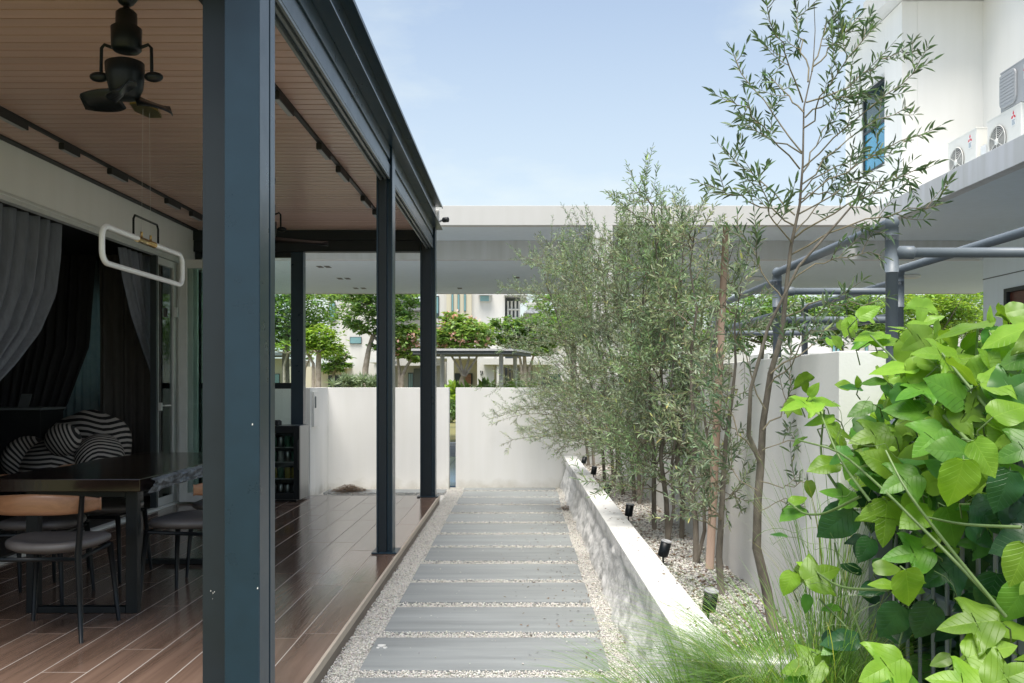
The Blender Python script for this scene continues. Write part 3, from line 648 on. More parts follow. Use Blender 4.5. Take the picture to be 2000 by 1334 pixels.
# dark slim door leaf at the opening's end, with lever handles
lf = MB().box(-3.715, -3.675, 9.25, 9.30, .12, 2.67).box(-3.715, -3.675, 9.71, 9.79, .12, 2.67).box(-3.715, -3.675, 9.3, 9.71, 2.6, 2.67).box(-3.715, -3.675, 9.3, 9.71, .12, .2)
dl = lf.build('sliding_door', M['alu'], hs, .002)
MB().box(-3.70, -3.694, 9.3, 9.71, .2, 2.6).build('pane', M['glass_g'], dl)
MB().box(-3.72, -3.66, 9.2, 9.249, .12, 2.67).build('edge_seal', M['frame_d'], dl)
MB().box(-3.672, -3.63, 9.262, 9.29, 1.10, 1.18).tube([(-3.64, 9.27, 1.15), (-3.60, 9.27, 1.15), (-3.60, 9.17, 1.15)], .009, 8).tube([(-3.64, 9.28, 1.15), (-3.59, 9.28, 1.15), (-3.59, 9.40, 1.15)], .009, 8).build('handle', M['alu'], dl)
# folded glass leaf standing out from the wall
def leaf(y, x0, x1, nm='folding_door'):
    a = MB().box(x0, x0+.085, y, y+.04, .12, 2.69).box(x1-.085, x1, y, y+.04, .12, 2.69).box(x0+.085, x1-.085, y, y+.04, 2.60, 2.69).box(x0+.085, x1-.085, y, y+.04, .12, .22)
    o = a.build(nm, M['alu'], hs, .002); MB().box(x0+.085, x1-.085, y+.017, y+.023, .22, 2.60).build('pane', M['glass_g'], o); return o
leaf(9.66, -3.60, -2.72); leaf(9.715, -3.56, -2.72); leaf(9.77, -3.53, -2.72)
MB().box(-3.655, -3.62, 9.66, 9.69, 2.08, 2.18).build('hinge', M['alu'], hs)

# curtains
def curtain(name, label, m, p0, p1, z1, z0, edge=None, folds=12, amp=.045, nv=26, group='curtains in the dark room'):
    p0 = Vector(p0); p1 = Vector(p1); d = p1-p0; nrm = Vector((-d.y, d.x, 0)).normalized(); nu = folds*8
    V = []; F = []
    for j in range(nv+1):
        v = j/nv; z = z1+(z0-z1)*v; e = edge(v) if edge else (0, 1)
        for i in range(nu+1):
            u = i/nu; uu = e[0]+(e[1]-e[0])*u
            q = p0+d*uu+nrm*(amp*sin(2*pi*folds*u+.5*sin(3*v+u*9))+amp*.35*sin(2*pi*folds*2.3*u+1))
            V.append((q.x, q.y, z))
    for j in range(nv):
        for i in range(nu): a = j*(nu+1)+i; F.append((a, a+1, a+nu+2, a+nu+1))
    o = MB().add(V, F, True).build(name, m); tag(o, label, 'curtain', group); return o
# near grey curtain drawn back to the left
E = [(0, 1.0), (.18, .985), (.40, .945), (.62, .83), (.8, .67), (.92, .54), (1, .48)]
def eL(v):
    for (a, b), (c, d) in zip(E[:-1], E[1:]):
        if v <= c: return (0, b+(d-b)*(v-a)/(c-a))
    return (0, .46)
curtain('curtain', 'pale grey velvet curtain tied back at the left end of the opening', M['curtain'], (-3.82, 5.35, 0), (-3.82, 7.58, 0), 2.69, 1.22, eL, 13, .04)
curtain('curtain', 'lower tail of the grey curtain hanging below its tie', M['curtain'], (-3.82, 5.35, 0), (-3.82, 6.2, 0), 1.22, .12, lambda v: (0, 1.15+.1*v), 9, .03, 8)
E2 = [(0, .0), (.2, .12), (.45, .35), (.7, .66), (.9, .93), (1, .97)]
def eR(v):
    for (a, b), (c, d) in zip(E2[:-1], E2[1:]):
        if v <= c: return (b+(d-b)*(v-a)/(c-a), 1.0)
    return (.97, 1)
curtain('curtain', 'grey curtain drawn tight against the door frame at the right of the opening', M['curtain'], (-3.84, 8.75, 0), (-3.84, 9.72, 0), 2.69, 1.25, eR, 8, .03)
# curtains on the far room wall (Y about 10.4)
curtain('curtain', 'straight taupe curtain hanging full height beside the striped armchair', M['curtain_b'], (-4.77, 10.35, 0), (-3.98, 10.35, 0), 2.84, .1, None, 7, .05)
E3 = [(0, 1.0), (.38, .955), (.62, .78), (.8, .56), (1, .50)]
def eC(v):
    for (a, b), (c, d) in zip(E3[:-1], E3[1:]):
        if v <= c: return (0, b+(d-b)*(v-a)/(c-a))
    return (0, .5)
curtain('curtain', 'charcoal curtain swept aside in front of the bright far window', M['curtain_d'], (-6.2, 10.36, 0), (-4.80, 10.36, 0), 2.84, .1, eC, 12, .05)
curtain('curtain', 'thin pale blue sheer over the far window of the dark room', M['sheer'], (-6.0, 10.52, 0), (-4.52, 10.52, 0), 2.8, .12, None, 16, .025)

# dark sideboard with objects
sbd = thing('sideboard', 'tall black sideboard in the dark room left of the striped armchair', 'sideboard', (-5.5, 9.2, .085))
MB().box(-6.6, -4.72, 9.0, 9.45, .14, 1.11).build('body', M['black_m'], sbd, .004); MB().box(-6.62, -4.70, 8.98, 9.47, 1.112, 1.135).build('top', M['ggrey'], sbd, .003)
MB().box(-6.5, -6.4, 9.05, 9.4, .085, .14).box(-4.9, -4.8, 9.05, 9.4, .085, .14).build('foot', M['black_m'], sbd)
pf = thing('picture_frame', 'small silver picture frame leaning on the black sideboard', 'picture frame', (-4.98, 9.2, 1.135))
MB().add([(-5.03, 9.15, 1.136), (-4.93, 9.15, 1.136), (-4.93, 9.22, 1.27), (-5.03, 9.22, 1.27), (-5.03, 9.17, 1.136), (-4.93, 9.17, 1.136), (-4.93, 9.24, 1.27), (-5.03, 9.24, 1.27)], [(0, 1, 2, 3), (4, 7, 6, 5), (0, 4, 5, 1), (3, 2, 6, 7), (0, 3, 7, 4), (1, 5, 6, 2)]).build('frame', M['alu_d'], pf)
o = MB().lathe((-5.32, 9.2, 1.135), [(.03, 0), (.055, .03), (.06, .09), (.03, .15), (.035, .17)], 16).build('vase', M['red']); tag(o, 'small dark red vase on the black sideboard', 'vase')

# striped armchair
def striped(name, parent, c, r, k, ax, n=28, m=18, fn=None):
    b = MB().ell(c, r, n, m, fn); o = b.build(name, M['stripe'], parent)
    me = o.data; a = me.attributes.new('stripe', 'FLOAT', 'POINT'); A = Vector(ax)
    for i, v in enumerate(me.vertices):
        q = v.co; a.data[i].value = (q.dot(A)+.018*sin(q.x*14+q.y*9))*k+50
    return o
ac = thing('armchair', 'bulbous black and cream striped armchair with a ball cushion', 'armchair', (-4.35, 8.75, .085))
striped('seat', ac, (-4.32, 8.64, .56), (.43, .42, .30), 22, (.1, .3, 1), fn=lambda d: 1+.06*cos(4*d.x))
striped('backrest', ac, (-4.24, 9.02, .74), (.38, .24, .36), 19, (.05, 0, 1), fn=lambda d: 1+.16*abs(d.x)*max(0, d.z)+.05*cos(7*d.x))
striped('armrest', ac, (-4.64, 8.60, .66), (.16, .34, .22), 24, (.9, .3, .8))
striped('armrest', ac, (-3.98, 8.66, .67), (.18, .36, .23), 24, (-.9, .3, .8))
striped('ball_cushion', ac, (-4.17, 8.34, .86), (.155, .155, .15), 28, (.8, .1, .5))

# ================================================================== TABLE AND CHAIRS
tb_ = thing('dining_table', 'dark live edge slab table on black steel frames', 'table', (-2.45, 5.9, .1))
def slab():
    pts_l = [(-2.90, 4.96), (-2.93, 5.3), (-2.86, 5.8), (-2.91, 6.3), (-2.84, 6.75), (-2.76, 6.93)]
    pts_r = [(-2.14, 6.93), (-2.07, 6.6), (-2.05, 6.2), (-2.06, 5.8), (-2.035, 5.5), (-2.05, 5.2), (-2.06, 4.96)]
    return pts_l+pts_r
MB().prism(slab()[::-1], .778, .848).build('tabletop', M['slabwood'], tb_, .004)
V = []; F = []; ny, nz2 = 110, 9
import mathutils
for i in range(ny+1):
    y = 4.965+(6.9-4.965)*i/ny
    for k in range(nz2+1):
        v = k/nz2; z = .760+.0895*v
        x = -2.035+.022*sin(y*3.1)+.050*v+.012+.022*mathutils.noise.noise(Vector((y*11, v*2.5, 0)))+.011*mathutils.noise.noise(Vector((y*31, v*7, 3)))
        if k == 0: x -= .05
        if k == nz2: x -= .035
        V.append((x, y, z))
for i in range(ny):
    for k in range(nz2): a = i*(nz2+1)+k; F.append((a, a+nz2+1, a+nz2+2, a+1))
MB().add(V, F, False).build('bark_edge', M['bark_edge'], tb_)
for y in (5.03, 6.4):
    MB().box(-2.17, -2.105, y, y+.05, .1, .777).box(-2.72, -2.655, y, y+.05, .1, .777).box(-2.654, -2.171, y, y+.05, .1, .135).box(-2.654, -2.171, y, y+.05, .74, .777).build('leg_frame', M['black'], tb_, .003)

def make_chair(label, x, y, rot):
    t = thing('dining_chair', label, 'chair', (0, 0, 0), 'dining chairs round the slab table')
    # faces +Y in its own frame
    b = MB(); V = []; F = []; n = 36
    prof = [(0.0, -.028, .86), (0, -.012, .98), (0, 0.0, 1.0), (0, .014, .985), (0, .024, .90), (0, .027, .55)]
    for (q, dz, kk) in prof:
        for i in range(n):
            a = 2*pi*i/n; cx = (abs(cos(a))**.72)*(1 if cos(a) > 0 else -1)*.24; cy = (abs(sin(a))**.72)*(1 if sin(a) > 0 else -1)*.215
            if cy < 0: cx *= 1-.12*(-cy/.215)
            V.append((cx*kk, cy*kk+.01, .455+dz+.012*(cx/.24)**2-(.008 if kk < .6 else 0)))
    for j in range(len(prof)-1):
        for i in range(n): F.append((j*n+i, j*n+(i+1) % n, (j+1)*n+(i+1) % n, (j+1)*n+i))
    F += [tuple(range(n))[::-1], tuple(range((len(prof)-1)*n, len(prof)*n))]
    b.add(V, F, True).build('seat', M['seat'], t, local=True)
    # curved backrest
    V = []; F = []; n = 24
    for i in range(n+1):
        u = -1+2*i/n; a = u*1.12; cx = .30*sin(a); cy = -.265+.215*(1-cos(a))*1.1; h = .048*(1-abs(u)**2.6*.55); th = .010+.004*(1-u*u); zc = .682-.012*abs(u)
        nx, ny_ = sin(a), -cos(a)
        for (s_, hz) in ((1, -1), (1.15, 0), (1, 1), (-1, 1), (-1.15, 0), (-1, -1)):
            V.append((cx+nx*th*s_, cy+ny_*th*s_, zc+h*hz+(.012*hz if s_ > 0 else 0)))
    for i in range(n):
        for k in range(6): F.append((i*6+k, i*6+(k+1) % 6, (i+1)*6+(k+1) % 6, (i+1)*6+k))
    F += [tuple(range(6)), tuple(range(n*6, n*6+6))[::-1]]
    b = MB().add(V, F, True).build('backrest', M['chairwood'], t, local=True); b.modifiers.new('sub', 'SUBSURF').render_levels = 1
    for sx_ in (-1, 1):
        MB().tube([(sx_*.215, -.215, .0), (sx_*.21, -.22, .25), (sx_*.205, -.225, .43), (sx_*.225, -.228, .72)], [.010, .014, .016, .012], 10).build('leg', M['black'], t, local=True)
        MB().tube([(sx_*.225, .215, .0), (sx_*.205, .20, .25), (sx_*.19, .185, .425)], [.010, .014, .017], 10).build('leg', M['black'], t, local=True)
    MB().tube([(-.205, -.222, .41), (.205, -.222, .41)], .011, 8).tube([(-.19, .185, .415), (.19, .185, .415)], .011, 8).tube([(-.205, -.222, .41), (-.19, .185, .415)], .011, 8).tube([(.205, -.222, .41), (.19, .185, .415)], .011, 8).build('seat_frame', M['black'], t, local=True)
    t.location = (x, y, .1); t.rotation_euler = (0, 0, rot); return t
c0 = make_chair('dining chair in front with its wooden back turned to the viewer, at the table end', -2.36, 4.66, radians(2))
for (x, y, r0, lb) in [(-1.93, 5.40, radians(84), 'dining chair nearest the big navy post, on the bark edge side of the table'),
                       (-1.96, 6.18, radians(92), 'farther dining chair on the bark edge side of the table'),
                       (-2.80, 5.34, radians(-86), 'nearer dining chair on the house side of the table'),
                       (-2.74, 6.02, radians(-92), 'farther dining chair on the house side of the table')]:
    c = copy_tree(c0); c.location = (x, y, .1); c.rotation_euler = (0, 0, r0); c['label'] = lb
# ================================================================== FRIDGE
fg = thing('bar_fridge', 'black bar fridge with glass door full of cans under the end window', 'fridge', (-2.62, 10.0, .1))
X0, X1, Y0, Y1, Z1 = -2.88, -2.36, 9.85, 10.245, .919
c = MB(); c.box(X0, X0+.02, Y0, Y1, .12, Z1); c.box(X1-.02, X1, Y0, Y1, .12, Z1); c.box(X0+.02, X1-.02, Y1-.02, Y1, .12, Z1); c.box(X0+.02, X1-.02, Y0, Y1-.02, .12, .17); c.box(X0+.02, X1-.02, Y0, Y1-.02, Z1-.03, Z1)
c.build('cabinet', M['steel'], fg, .002)
d = MB(); d.box(X0, X0+.055, Y0-.045, Y0-.002, .13, Z1); d.box(X1-.062, X1, Y0-.045, Y0-.002, .13, Z1); d.box(X0+.055, X1-.062, Y0-.045, Y0-.002, .13, .20); d.box(X0+.055, X1-.062, Y0-.045, Y0-.002, Z1-.075, Z1)
dr = d.build('door', M['black'], fg, .003)
MB().box(X0+.055, X1-.062, Y0-.028, Y0-.022, .20, Z1-.075).build('pane', M['glass_dk'], dr)
MB().tube([(X1-.01, Y0-.047, .45), (X1-.01, Y0-.07, .47), (X1-.01, Y0-.07, .75), (X1-.01, Y0-.047, .77)], .007, 8).build('handle', M['black_m'], dr)
for z in (.34, .52, .68): MB().box(X0+.022, X1-.022, Y0+.02, Y1-.03, z, z+.008).build('shelf', M['alu'], fg)
box('foot', X0+.05, X1-.05, Y0+.03, Y1-.05, .1, .119, M['black_m'], fg)
cm = [mat('can_silver', (.5, .5, .5), .3, metal=.8), mat('can_yellow', (.55, .45, .12), .4), mat('can_green', (.10, .25, .16), .4), mat('can_white', (.55, .55, .52), .4)]
can0 = MB().lathe((0, 0, 0), [(.026, 0), (.032, .006), (.032, .105), (.026, .115)], 12)
meshes = []
for m_ in cm:
    me = bpy.data.meshes.new('drink_can'); me.from_pydata(can0.v, [], can0.f); me.materials.append(m_); me.polygons.foreach_set('use_smooth', can0.sm); meshes.append(me)
for si, (z, nme) in enumerate(((.171, 'bottom'), (.349, 'second'), (.529, 'third'), (.689, 'top'))):
    for k, wh in enumerate(('leftmost', 'second from left', 'third from left', 'third from right', 'second from right', 'rightmost')):
        x = X0+.075+k*.073; me = meshes[[0, 1, 3, 2][si]] if rnd.random() < .6 else meshes[rnd.randrange(4)]
        o = bpy.data.objects.new('drink_can', me); col.objects.link(o); o.location = (x, Y0+.06, z)
        tag(o, 'drink can on the %s shelf of the bar fridge, %s of its row' % (nme, wh), 'can', 'cans in the bar fridge')
o = MB().box(-2.80, -2.62, 9.92, 10.08, .92, .965).box(-2.79, -2.63, 9.93, 10.07, .9655, .975).build('black_box', M['black_m'], None, .003); tag(o, 'flat black box lying on top of the fridge', 'box')

# ================================================================== BOUNDARY WALLS
def wall_obj(name, label, boxes, m=M['wall'], bev=.004):
    b = MB()
    for q in boxes: b.box(*q)
    o = b.build(name, m, None, bev, 2); tag(o, label, 'wall'); return o
wall_obj('boundary_wall', 'low white boundary wall at the end of the path right of the slit gap', [(-.832, 1.19, 12.04, 12.22, -.05, 1.326)])
wall_obj('boundary_wall', 'low white boundary wall left of the slit gap behind the navy posts', [(-2.52, -.922, 12.04, 12.22, -.05, 1.326), (-2.70, -2.52, 11.02, 12.22, -.05, 1.327)])
wl = wall_obj('boundary_wall', 'low white wall piece behind the fridge under the end window', [(-6.2, -2.702, 11.0, 11.18, -.05, 1.325)])
box('meter_box', -2.519, -2.49, 11.1, 11.4, .85, 1.28, M['white_p'], wl, .003)
box('slot_handle', -2.489, -2.478, 11.14, 11.17, 1.08, 1.22, M['alu_d'], wl)
wall_obj('side_wall', 'long white garden wall behind the olive trees ending beside the vine', [(1.185, 1.36, 3.37, 12.24, -.05, 1.486)])
wall_obj('side_wall', 'short low white plinth wall under the dark fence', [(1.187, 1.30, 3.30, 3.369, -.05, .60)])
wall_obj('neighbour_wall', 'low white wall of the neighbouring yard behind the grey pipes', [(1.361, 7.2, 12.4, 12.58, -.05, 1.39)])
nf = box('neighbour_ground', 1.36, 9, 1.0, 12.39, -.04, .02, M['asphalt']); tag(nf, kind='structure')

# ================================================================== CARPORT ROOF
cp = thing('carport', 'wide flat white carport roof spanning the far side of the garden', 'carport', (1.2, 14, 0))
MB().box(-9, 5.148, 13.0, 13.16, 3.64, 3.92).build('fascia', M['wall2'], cp, .004)
MB().box(-9, 5.148, 13.161, 20.0, 3.642, 3.915).build('roof_slab', M['soffit'], cp)
MB().box(-9, 7.345, 14.4, 14.56, 3.345, 3.640).build('beam', M['slab'], cp, .004)
MB().box(-9, 9.9, 14.561, 19.7, 3.35, 3.40).build('ceiling', M['soffit'], cp)
MB().box(-9, 9.9, 19.701, 19.85, 3.34, 3.640).build('beam', M['slab'], cp)
MB().box(1.06, 1.34, 13.161, 14.399, 3.40, 3.640).build('cross_beam', M['wall2'], cp, .004)
MB().box(1.06, 1.34, 12.99, 13.155, -.05, 3.635).build('column', M['wall2'], cp, .004)
MB().box(-7.2, -6.9, 14.40, 14.7, -.05, 3.344).build('column', M['wall2'], cp, .004)
MB().box(-7.2, -6.9, 19.70, 19.99, -.05, 3.339).build('column', M['wall2'], cp, .004)
for (px, py) in [(664, 544), (679, 544), (695, 563), (710, 563), (898, 563), (1010, 542), (1011, 561), (1470, 541), (1700, 560), (625, 521), (640, 521)]:
    Y = 1.99*K/(752-py); x = (px-1013)/K*Y
    MB().box(x-.045, x+.045, Y-.12, Y+.12, 3.346, 3.3495).build('downlight', M['acd'], cp)
for (px, py) in [(1472, 541), (1780, 537)]:
    Y = 1.99*K/(752-py); x = (px-1013)/K*Y
    MB().lathe((x, Y, 3.29), [(.13, 0), (.16, .02), (.16, .055)], 24).build('round_ceiling_light', M['white_p'], cp)

# ================================================================== NEIGHBOUR HOUSE (right)
nh = thing('neighbour_house', 'two storey white house on the right with a projecting ledge', 'house', (7, 14, 0))
# ledge: fascia towards the garden, underside
MB().box(5.15, 5.30, 3.6, 13.16, 3.64, 3.92).build('ledge_fascia', M['slab'], nh, .004)
MB().box(5.301, 9.0, 3.6, 15.6, 3.642, 3.858).build('ledge_slab', M['soffit'], nh)
MB().box(7.35, 7.6, 3.6, 12.55, .0, 3.640).box(7.35, 7.6, 13.78, 14.42, .0, 3.640).box(7.35, 7.6, 12.55, 13.78, 2.81, 3.640).build('ground_wall', M['soffit'], nh, .003)
MB().box(7.6, 13, 14.2, 14.40, .0, 3.640).build('ground_wall', M['soffit'], nh)
MB().box(7.342, 7.3495, 3.6, 14.42, 3.02, 3.035).build('groove_strip', M['ggrey'], nh)
dd = MB().box(7.33, 7.45, 13.70, 13.78, .0, 2.75).box(7.33, 7.45, 12.55, 12.63, .0, 2.75).box(7.33, 7.45, 12.55, 13.78, 2.751, 2.81).build('door_frame', M['frame_d'], nh, .003)
dw = MB().box(7.385, 7.42, 12.631, 13.699, .02, 2.749).build('door', M['redwood'], dd, .002)
# upper storey: window wing, then set back frontal wall, then side wall
uw = plaster('upper_house_paint', (.80, .785, .75), .04)
MB().box(5.72, 5.95, 13.6, 14.25, 3.905, 7.09).box(5.72, 5.95, 15.2, 15.95, 3.905, 7.09).box(5.72, 5.95, 14.25, 15.2, 6.2, 7.09).box(5.72, 5.95, 14.25, 15.2, 3.905, 4.82).build('upper_wall', uw, nh, .003)
MB().box(5.951, 6.93, 13.6, 13.8, 3.905, 7.09).build('upper_wall', uw, nh, .0)
MB().box(6.93, 7.2, 3.6, 13.8, 3.905, 7.09).build('upper_wall', uw, nh, .0)
MB().box(5.5, 7.9, 12.95, 15.7, 7.10, 7.34).build('roof_slab', M['wall2'], nh, .004)
MB().box(6.75, 9.9, 3.4, 12.949, 7.10, 7.34).build('roof_slab', M['wall2'], nh, .004)
MB().box(5.9, 9.9, 13.82, 15.6, 7.345, 7.9).build('parapet', M['wall2'], nh)
wn = MB().box(5.74, 5.80, 14.25, 14.30, 4.82, 6.2).box(5.74, 5.80, 15.15, 15.2, 4.82, 6.2).box(5.74, 5.80, 14.3, 15.15, 4.82, 4.87).box(5.74, 5.80, 14.3, 15.15, 6.15, 6.2).box(5.74, 5.80, 14.3, 15.15, 5.50, 5.54).build('window', M['frame_d'], nh, .002)
MB().box(5.765, 5.775, 14.3, 15.15, 4.87, 5.50).build('pane', mat('blue_window_glass', (.05, .26, .40), .08, var=.1, scale=1.5, spec=.8), wn)
MB().box(5.765, 5.775, 14.3, 15.15, 5.54, 6.15).build('pane', M['dkglass'], wn)
# opened awning sash
sa = MB()
A0, A1 = Vector((5.70, 14.27, 6.22)), Vector((5.70, 15.18, 6.22)); B0, B1 = Vector((5.28, 14.27, 5.86)), Vector((5.28, 15.18, 5.86))
for (p_, q_) in ((A0, A1), (B0, B1), (A0, B0), (A1, B1)): sa.tube([p_, q_], .025, 4)
ws = sa.build('awning_sash', M['alu'], nh)
MB().add([A0, A1, B1, B0, A0+Vector((.006, 0, -.006)), A1+Vector((.006, 0, -.006)), B1+Vector((.006, 0, -.006)), B0+Vector((.006, 0, -.006))], [(0, 1, 2, 3), (4, 7, 6, 5), (0, 4, 5, 1), (1, 5, 6, 2), (2, 6, 7, 3), (3, 7, 4, 0)]).build('pane', M['glass'], ws)

# air conditioners (faces look towards -X)
def aircon(y0, z0, style, label):
    X = 6.1; t = thing('air_conditioner', label, 'air conditioner', (X+.15, y0+.4, z0), 'air conditioner units on the house ledge')
    m_ = M['acw'] if style == 'fan' else M['acg']; h = .72 if style == 'fan' else .50
    cs = MB().box(X, X+.30, y0, y0+.80, z0, z0+h).build('casing', m_, t, .012)
    MB().box(X-.004, X+.304, y0-.004, y0+.804, z0+h-.012, z0+h+.006).build('lid', m_, t, .003)
    if style == 'fan':
        cy, cz, R_ = y0+.525, z0+h-.335, .20
        MB().lathe((X-.003, cy, cz), [(R_, 0), (R_, .006)], 32, (-1, 0, 0)).build('fan_recess', M['acd'], t)
        gr = MB()
        for r_ in [R_*k/9 for k in range(2, 10)]:
            gr.tube([(X-.018, cy+r_*cos(a), cz+r_*sin(a)) for a in [2*pi*i/36 for i in range(36)]], .0028 if r_ < R_*.99 else .008, 4, close=True)
        for k in range(6): a = 2*pi*k/6+pi/2; gr.tube([(X-.021, cy, cz), (X-.021, cy+R_*cos(a), cz+R_*sin(a))], .005, 4)
        gr.lathe((X-.016, cy, cz), [(.045, 0), (.04, .012)], 16, (-1, 0, 0))
        gr.build('fan_grille', M['acw'], t)
        ly, lz = y0+.16, z0+h-.13
    else:
        b = MB()
        def rr_(y_a, y_b, z_a, z_b, r, x): return [(yy, zz) for (cy, cz, s) in ((y_b-r, z_b-r, 0), (y_a+r, z_b-r, 90), (y_a+r, z_a+r, 180), (y_b-r, z_a+r, 270)) for yy, zz in [(cy+r*cos(radians(s+q)), cz+r*sin(radians(s+q))) for q in (0, 22, 45, 67, 90)]]
        b.prism(rr_(y0+.41, y0+.785, z0+.03, z0+.46, .08, 0), X-.026, X-.0005, 'x'); b.build('grille_panel', M['acg'], t, .008)
        s = MB()
        for k in range(9): s.box(X-.031, X-.0262, y0+.43, y0+.765, z0+.075+k*.042, z0+.105+k*.042)
        s.build('grille_slats', M['acg'], t)
        ly, lz = y0+.215, z0+h-.14
    # printed label: three red diamonds in a triangle over small grey print
    lb = MB().box(X-.0035, X-.0012, ly-.047, ly+.047, lz-.105, lz+.068).build('label_plate', M['white_p'] if style == 'fan' else M['acw'], t)
    q = MB(); cy, cz, e = ly, lz+.022, .036
    for a in (90, 210, 330):
        c0_ = (cy, cz); a1, a2 = radians(a-30), radians(a+30)
        p1 = (cy+e*cos(a1), cz+e*sin(a1)); p2 = (cy+e*cos(a2), cz+e*sin(a2)); p3 = (p1[0]+p2[0]-cy, p1[1]+p2[1]-cz)
        q.prism([c0_, p1, p3, p2], X-.0048, X-.0036, 'x')
    q.build('red_logo', M['logo_r'], t)
    q = MB()
    for r_ in range(4):
        for k in range(6 if r_ != 1 else 5): yy = ly+.034-k*.0115; q.box(X-.0045, X-.0036, yy-.008, yy, lz-.040-r_*.017, lz-.029-r_*.017)
    q.build('label_print', M['logo_b'], t)
    return t
st = MB()
for y0 in (12.15, 11.07):
    st.box(6.15, 6.40, y0+.08, y0+.14, 3.92, 4.068).box(6.15, 6.40, y0+.66, y0+.72, 3.92, 4.068)
o = st.build('support_plinth', M['slab']); tag(o, 'pale concrete feet carrying the air conditioners on the ledge', 'plinth')
aircon(12.15, 4.07, 'fan', 'white fan air conditioner farthest from the viewer on the house ledge')
aircon(11.07, 4.07, 'fan', 'white fan air conditioner with a grey unit stacked on it')
aircon(10.74, 4.80, 'grille', 'grey slatted air conditioner stacked on top of the white unit')
o = MB().box(6.12, 6.3, 11.93, 12.08, 3.921, 4.52).build('junction_box', M['white_p'], None, .004); tag(o, 'small white box between the two lower air conditioners', 'box')

# ================================================================== GREY PVC PIPE FRAME
pp = thing('pipe_frame', 'grey plastic pipe trellis standing behind the white garden wall', 'pipe frame', (3.2, 9, 0))
R = .039
def pipe(a, b, r=R, nm='pipe'):
    b_ = MB().tube([a, b], r, 14); return b_.build(nm, M['pvc'], pp)
def collar(c, ax, ln=.13, r=R*1.2):
    c = Vector(c); ax = Vector(ax).normalized(); MB().tube([c-ax*ln/2, c+ax*ln/2], r, 14).build('coupling', M['pvc'], pp)
XL, XR = 2.62, 3.86
for (Y, zt) in ((6.4, 2.47), (9.24, 2.47), (12.3, 2.38)):
    for X in (XL, XR):
        if X == XR and Y == 6.4: pass
        pipe((X, Y, .0), (X, Y, zt), R*1.08, 'upright'); 
        MB().ell((X, Y, zt+.03), (R*1.3, R*1.3, R*1.35), 16, 10).build('elbow', M['pvc'], pp)
        collar((X, Y, 2.28), (0, 0, 1), .26); collar((X, Y, zt-.05), (0, 0, 1), .09)
for X in (XL, XR):
    pipe((X, 3.9 if X == XR else 6.42, 2.50 if X == XL else 2.53), (X, 9.22, 2.50 if X == XL else 2.53)); pipe((X, 9.26, 2.41), (X, 12.28, 2.41))
    pipe((X, 9.29, 2.07), (X, 12.25, 2.07))
pipe((XL+.05, 6.4, 2.29), (XR-.05, 6.4, 2.29), R*.9); collar((XL+.085, 6.4, 2.29), (1, 0, 0)); pipe((XR+.05, 6.4, 2.29), (6.2, 6.4, 2.29), R*.9)
pipe((XL+.05, 9.24, 2.31), (XR-.05, 9.24, 2.31), R*.9); collar((XL+.1, 9.24, 2.31), (1, 0, 0)); pipe((XL+.05, 9.24, 2.02), (XR-.05, 9.24, 2.02), R*.9)
pipe((XL+.05, 12.3, 2.06), (XR-.05, 12.3, 2.06), R*.9)

# driftwood stick
o = MB().tube([P(1771, 760, 5.2), P(1773, 720, 5.2), P(1770, 690, 5.2), P(1766, 672, 5.2)], [.02, .022, .014, .007], 8).tube([P(1772, 698, 5.2), P(1776, 686, 5.2), P(1779, 672, 5.2)], [.012, .008, .005], 6).build('driftwood_stick', M['stake']); tag(o, 'pale forked stick of wood beside the near grey pipe upright', 'stick')

# timber stake
a, b = Vector(P(1386, 1110, 5.1)), Vector(P(1414, 448, 5.1)); b.y = 5.0; b.x -= .01
o = MB().tube([a, a.lerp(b, .35), a.lerp(b, .7), b], [.024, .0225, .021, .018], 12).build('timber_stake', M['stake']); tag(o, 'leaning pale timber stake among the olive trees', 'stake')

# spot lights
for i, (px, py) in enumerate([(1387, 1178), (1298, 1075), (1229, 999), (1187, 955), (1160, 921), (1141, 900)]):
    Y = .945*K/(py-752); x = (px-1013)/K*Y; z = .425
    lb = ['black garden spotlight in the planter nearest the viewer', 'black garden spotlight second from the viewer in the planter', 'black garden spotlight third from the viewer in the planter',
          'black garden spotlight fourth from the viewer in the planter', 'black garden spotlight fifth from the viewer in the planter', 'black garden spotlight in the planter nearest the far wall'][i]
    t = thing('garden_spotlight', lb, 'spotlight', (x, Y, .33), 'black garden spotlights in the planter')
    ax = Vector((rnd.uniform(.1, .3), rnd.uniform(-.15, .2), 1)).normalized(); c_ = Vector((x, Y, z))
    s_ = .030
    MB().lathe(c_-ax*.045, [(s_*.9, 0), (s_, .006), (s_, .085)], 20, ax).build('body', M['black'], t)
    MB().lathe(c_+ax*.041, [(s_*1.04, 0), (s_*1.04, .008), (s_*.85, .009), (s_*.85, .006)], 20, ax).build('lens', M['acg'], t)
    MB().tube([c_-ax*.02+Vector((0, .036, 0)), (x, Y+.036, .30)], .006, 6).build('ground_spike', M['black'], t)

# security camera
sc = thing('security_camera', 'small white security camera at the far corner of the pergola eave', 'camera', (-.93, 10.5, 3.2))
MB().box(-.975, -.915, 10.465, 10.54, 3.20, 3.375).build('mount_box', M['white_p'], sc, .006)
MB().tube([(-.92, 10.49, 3.24), (-.87, 10.47, 3.255)], .013, 8).build('arm', M['white_p'], sc)
MB().lathe((-.872, 10.465, 3.255), [(.02, 0), (.030, .01), (.030, .07), (.022, .075)], 14, (1, -.5, -.03)).build('camera_head', M['black_m'], sc)

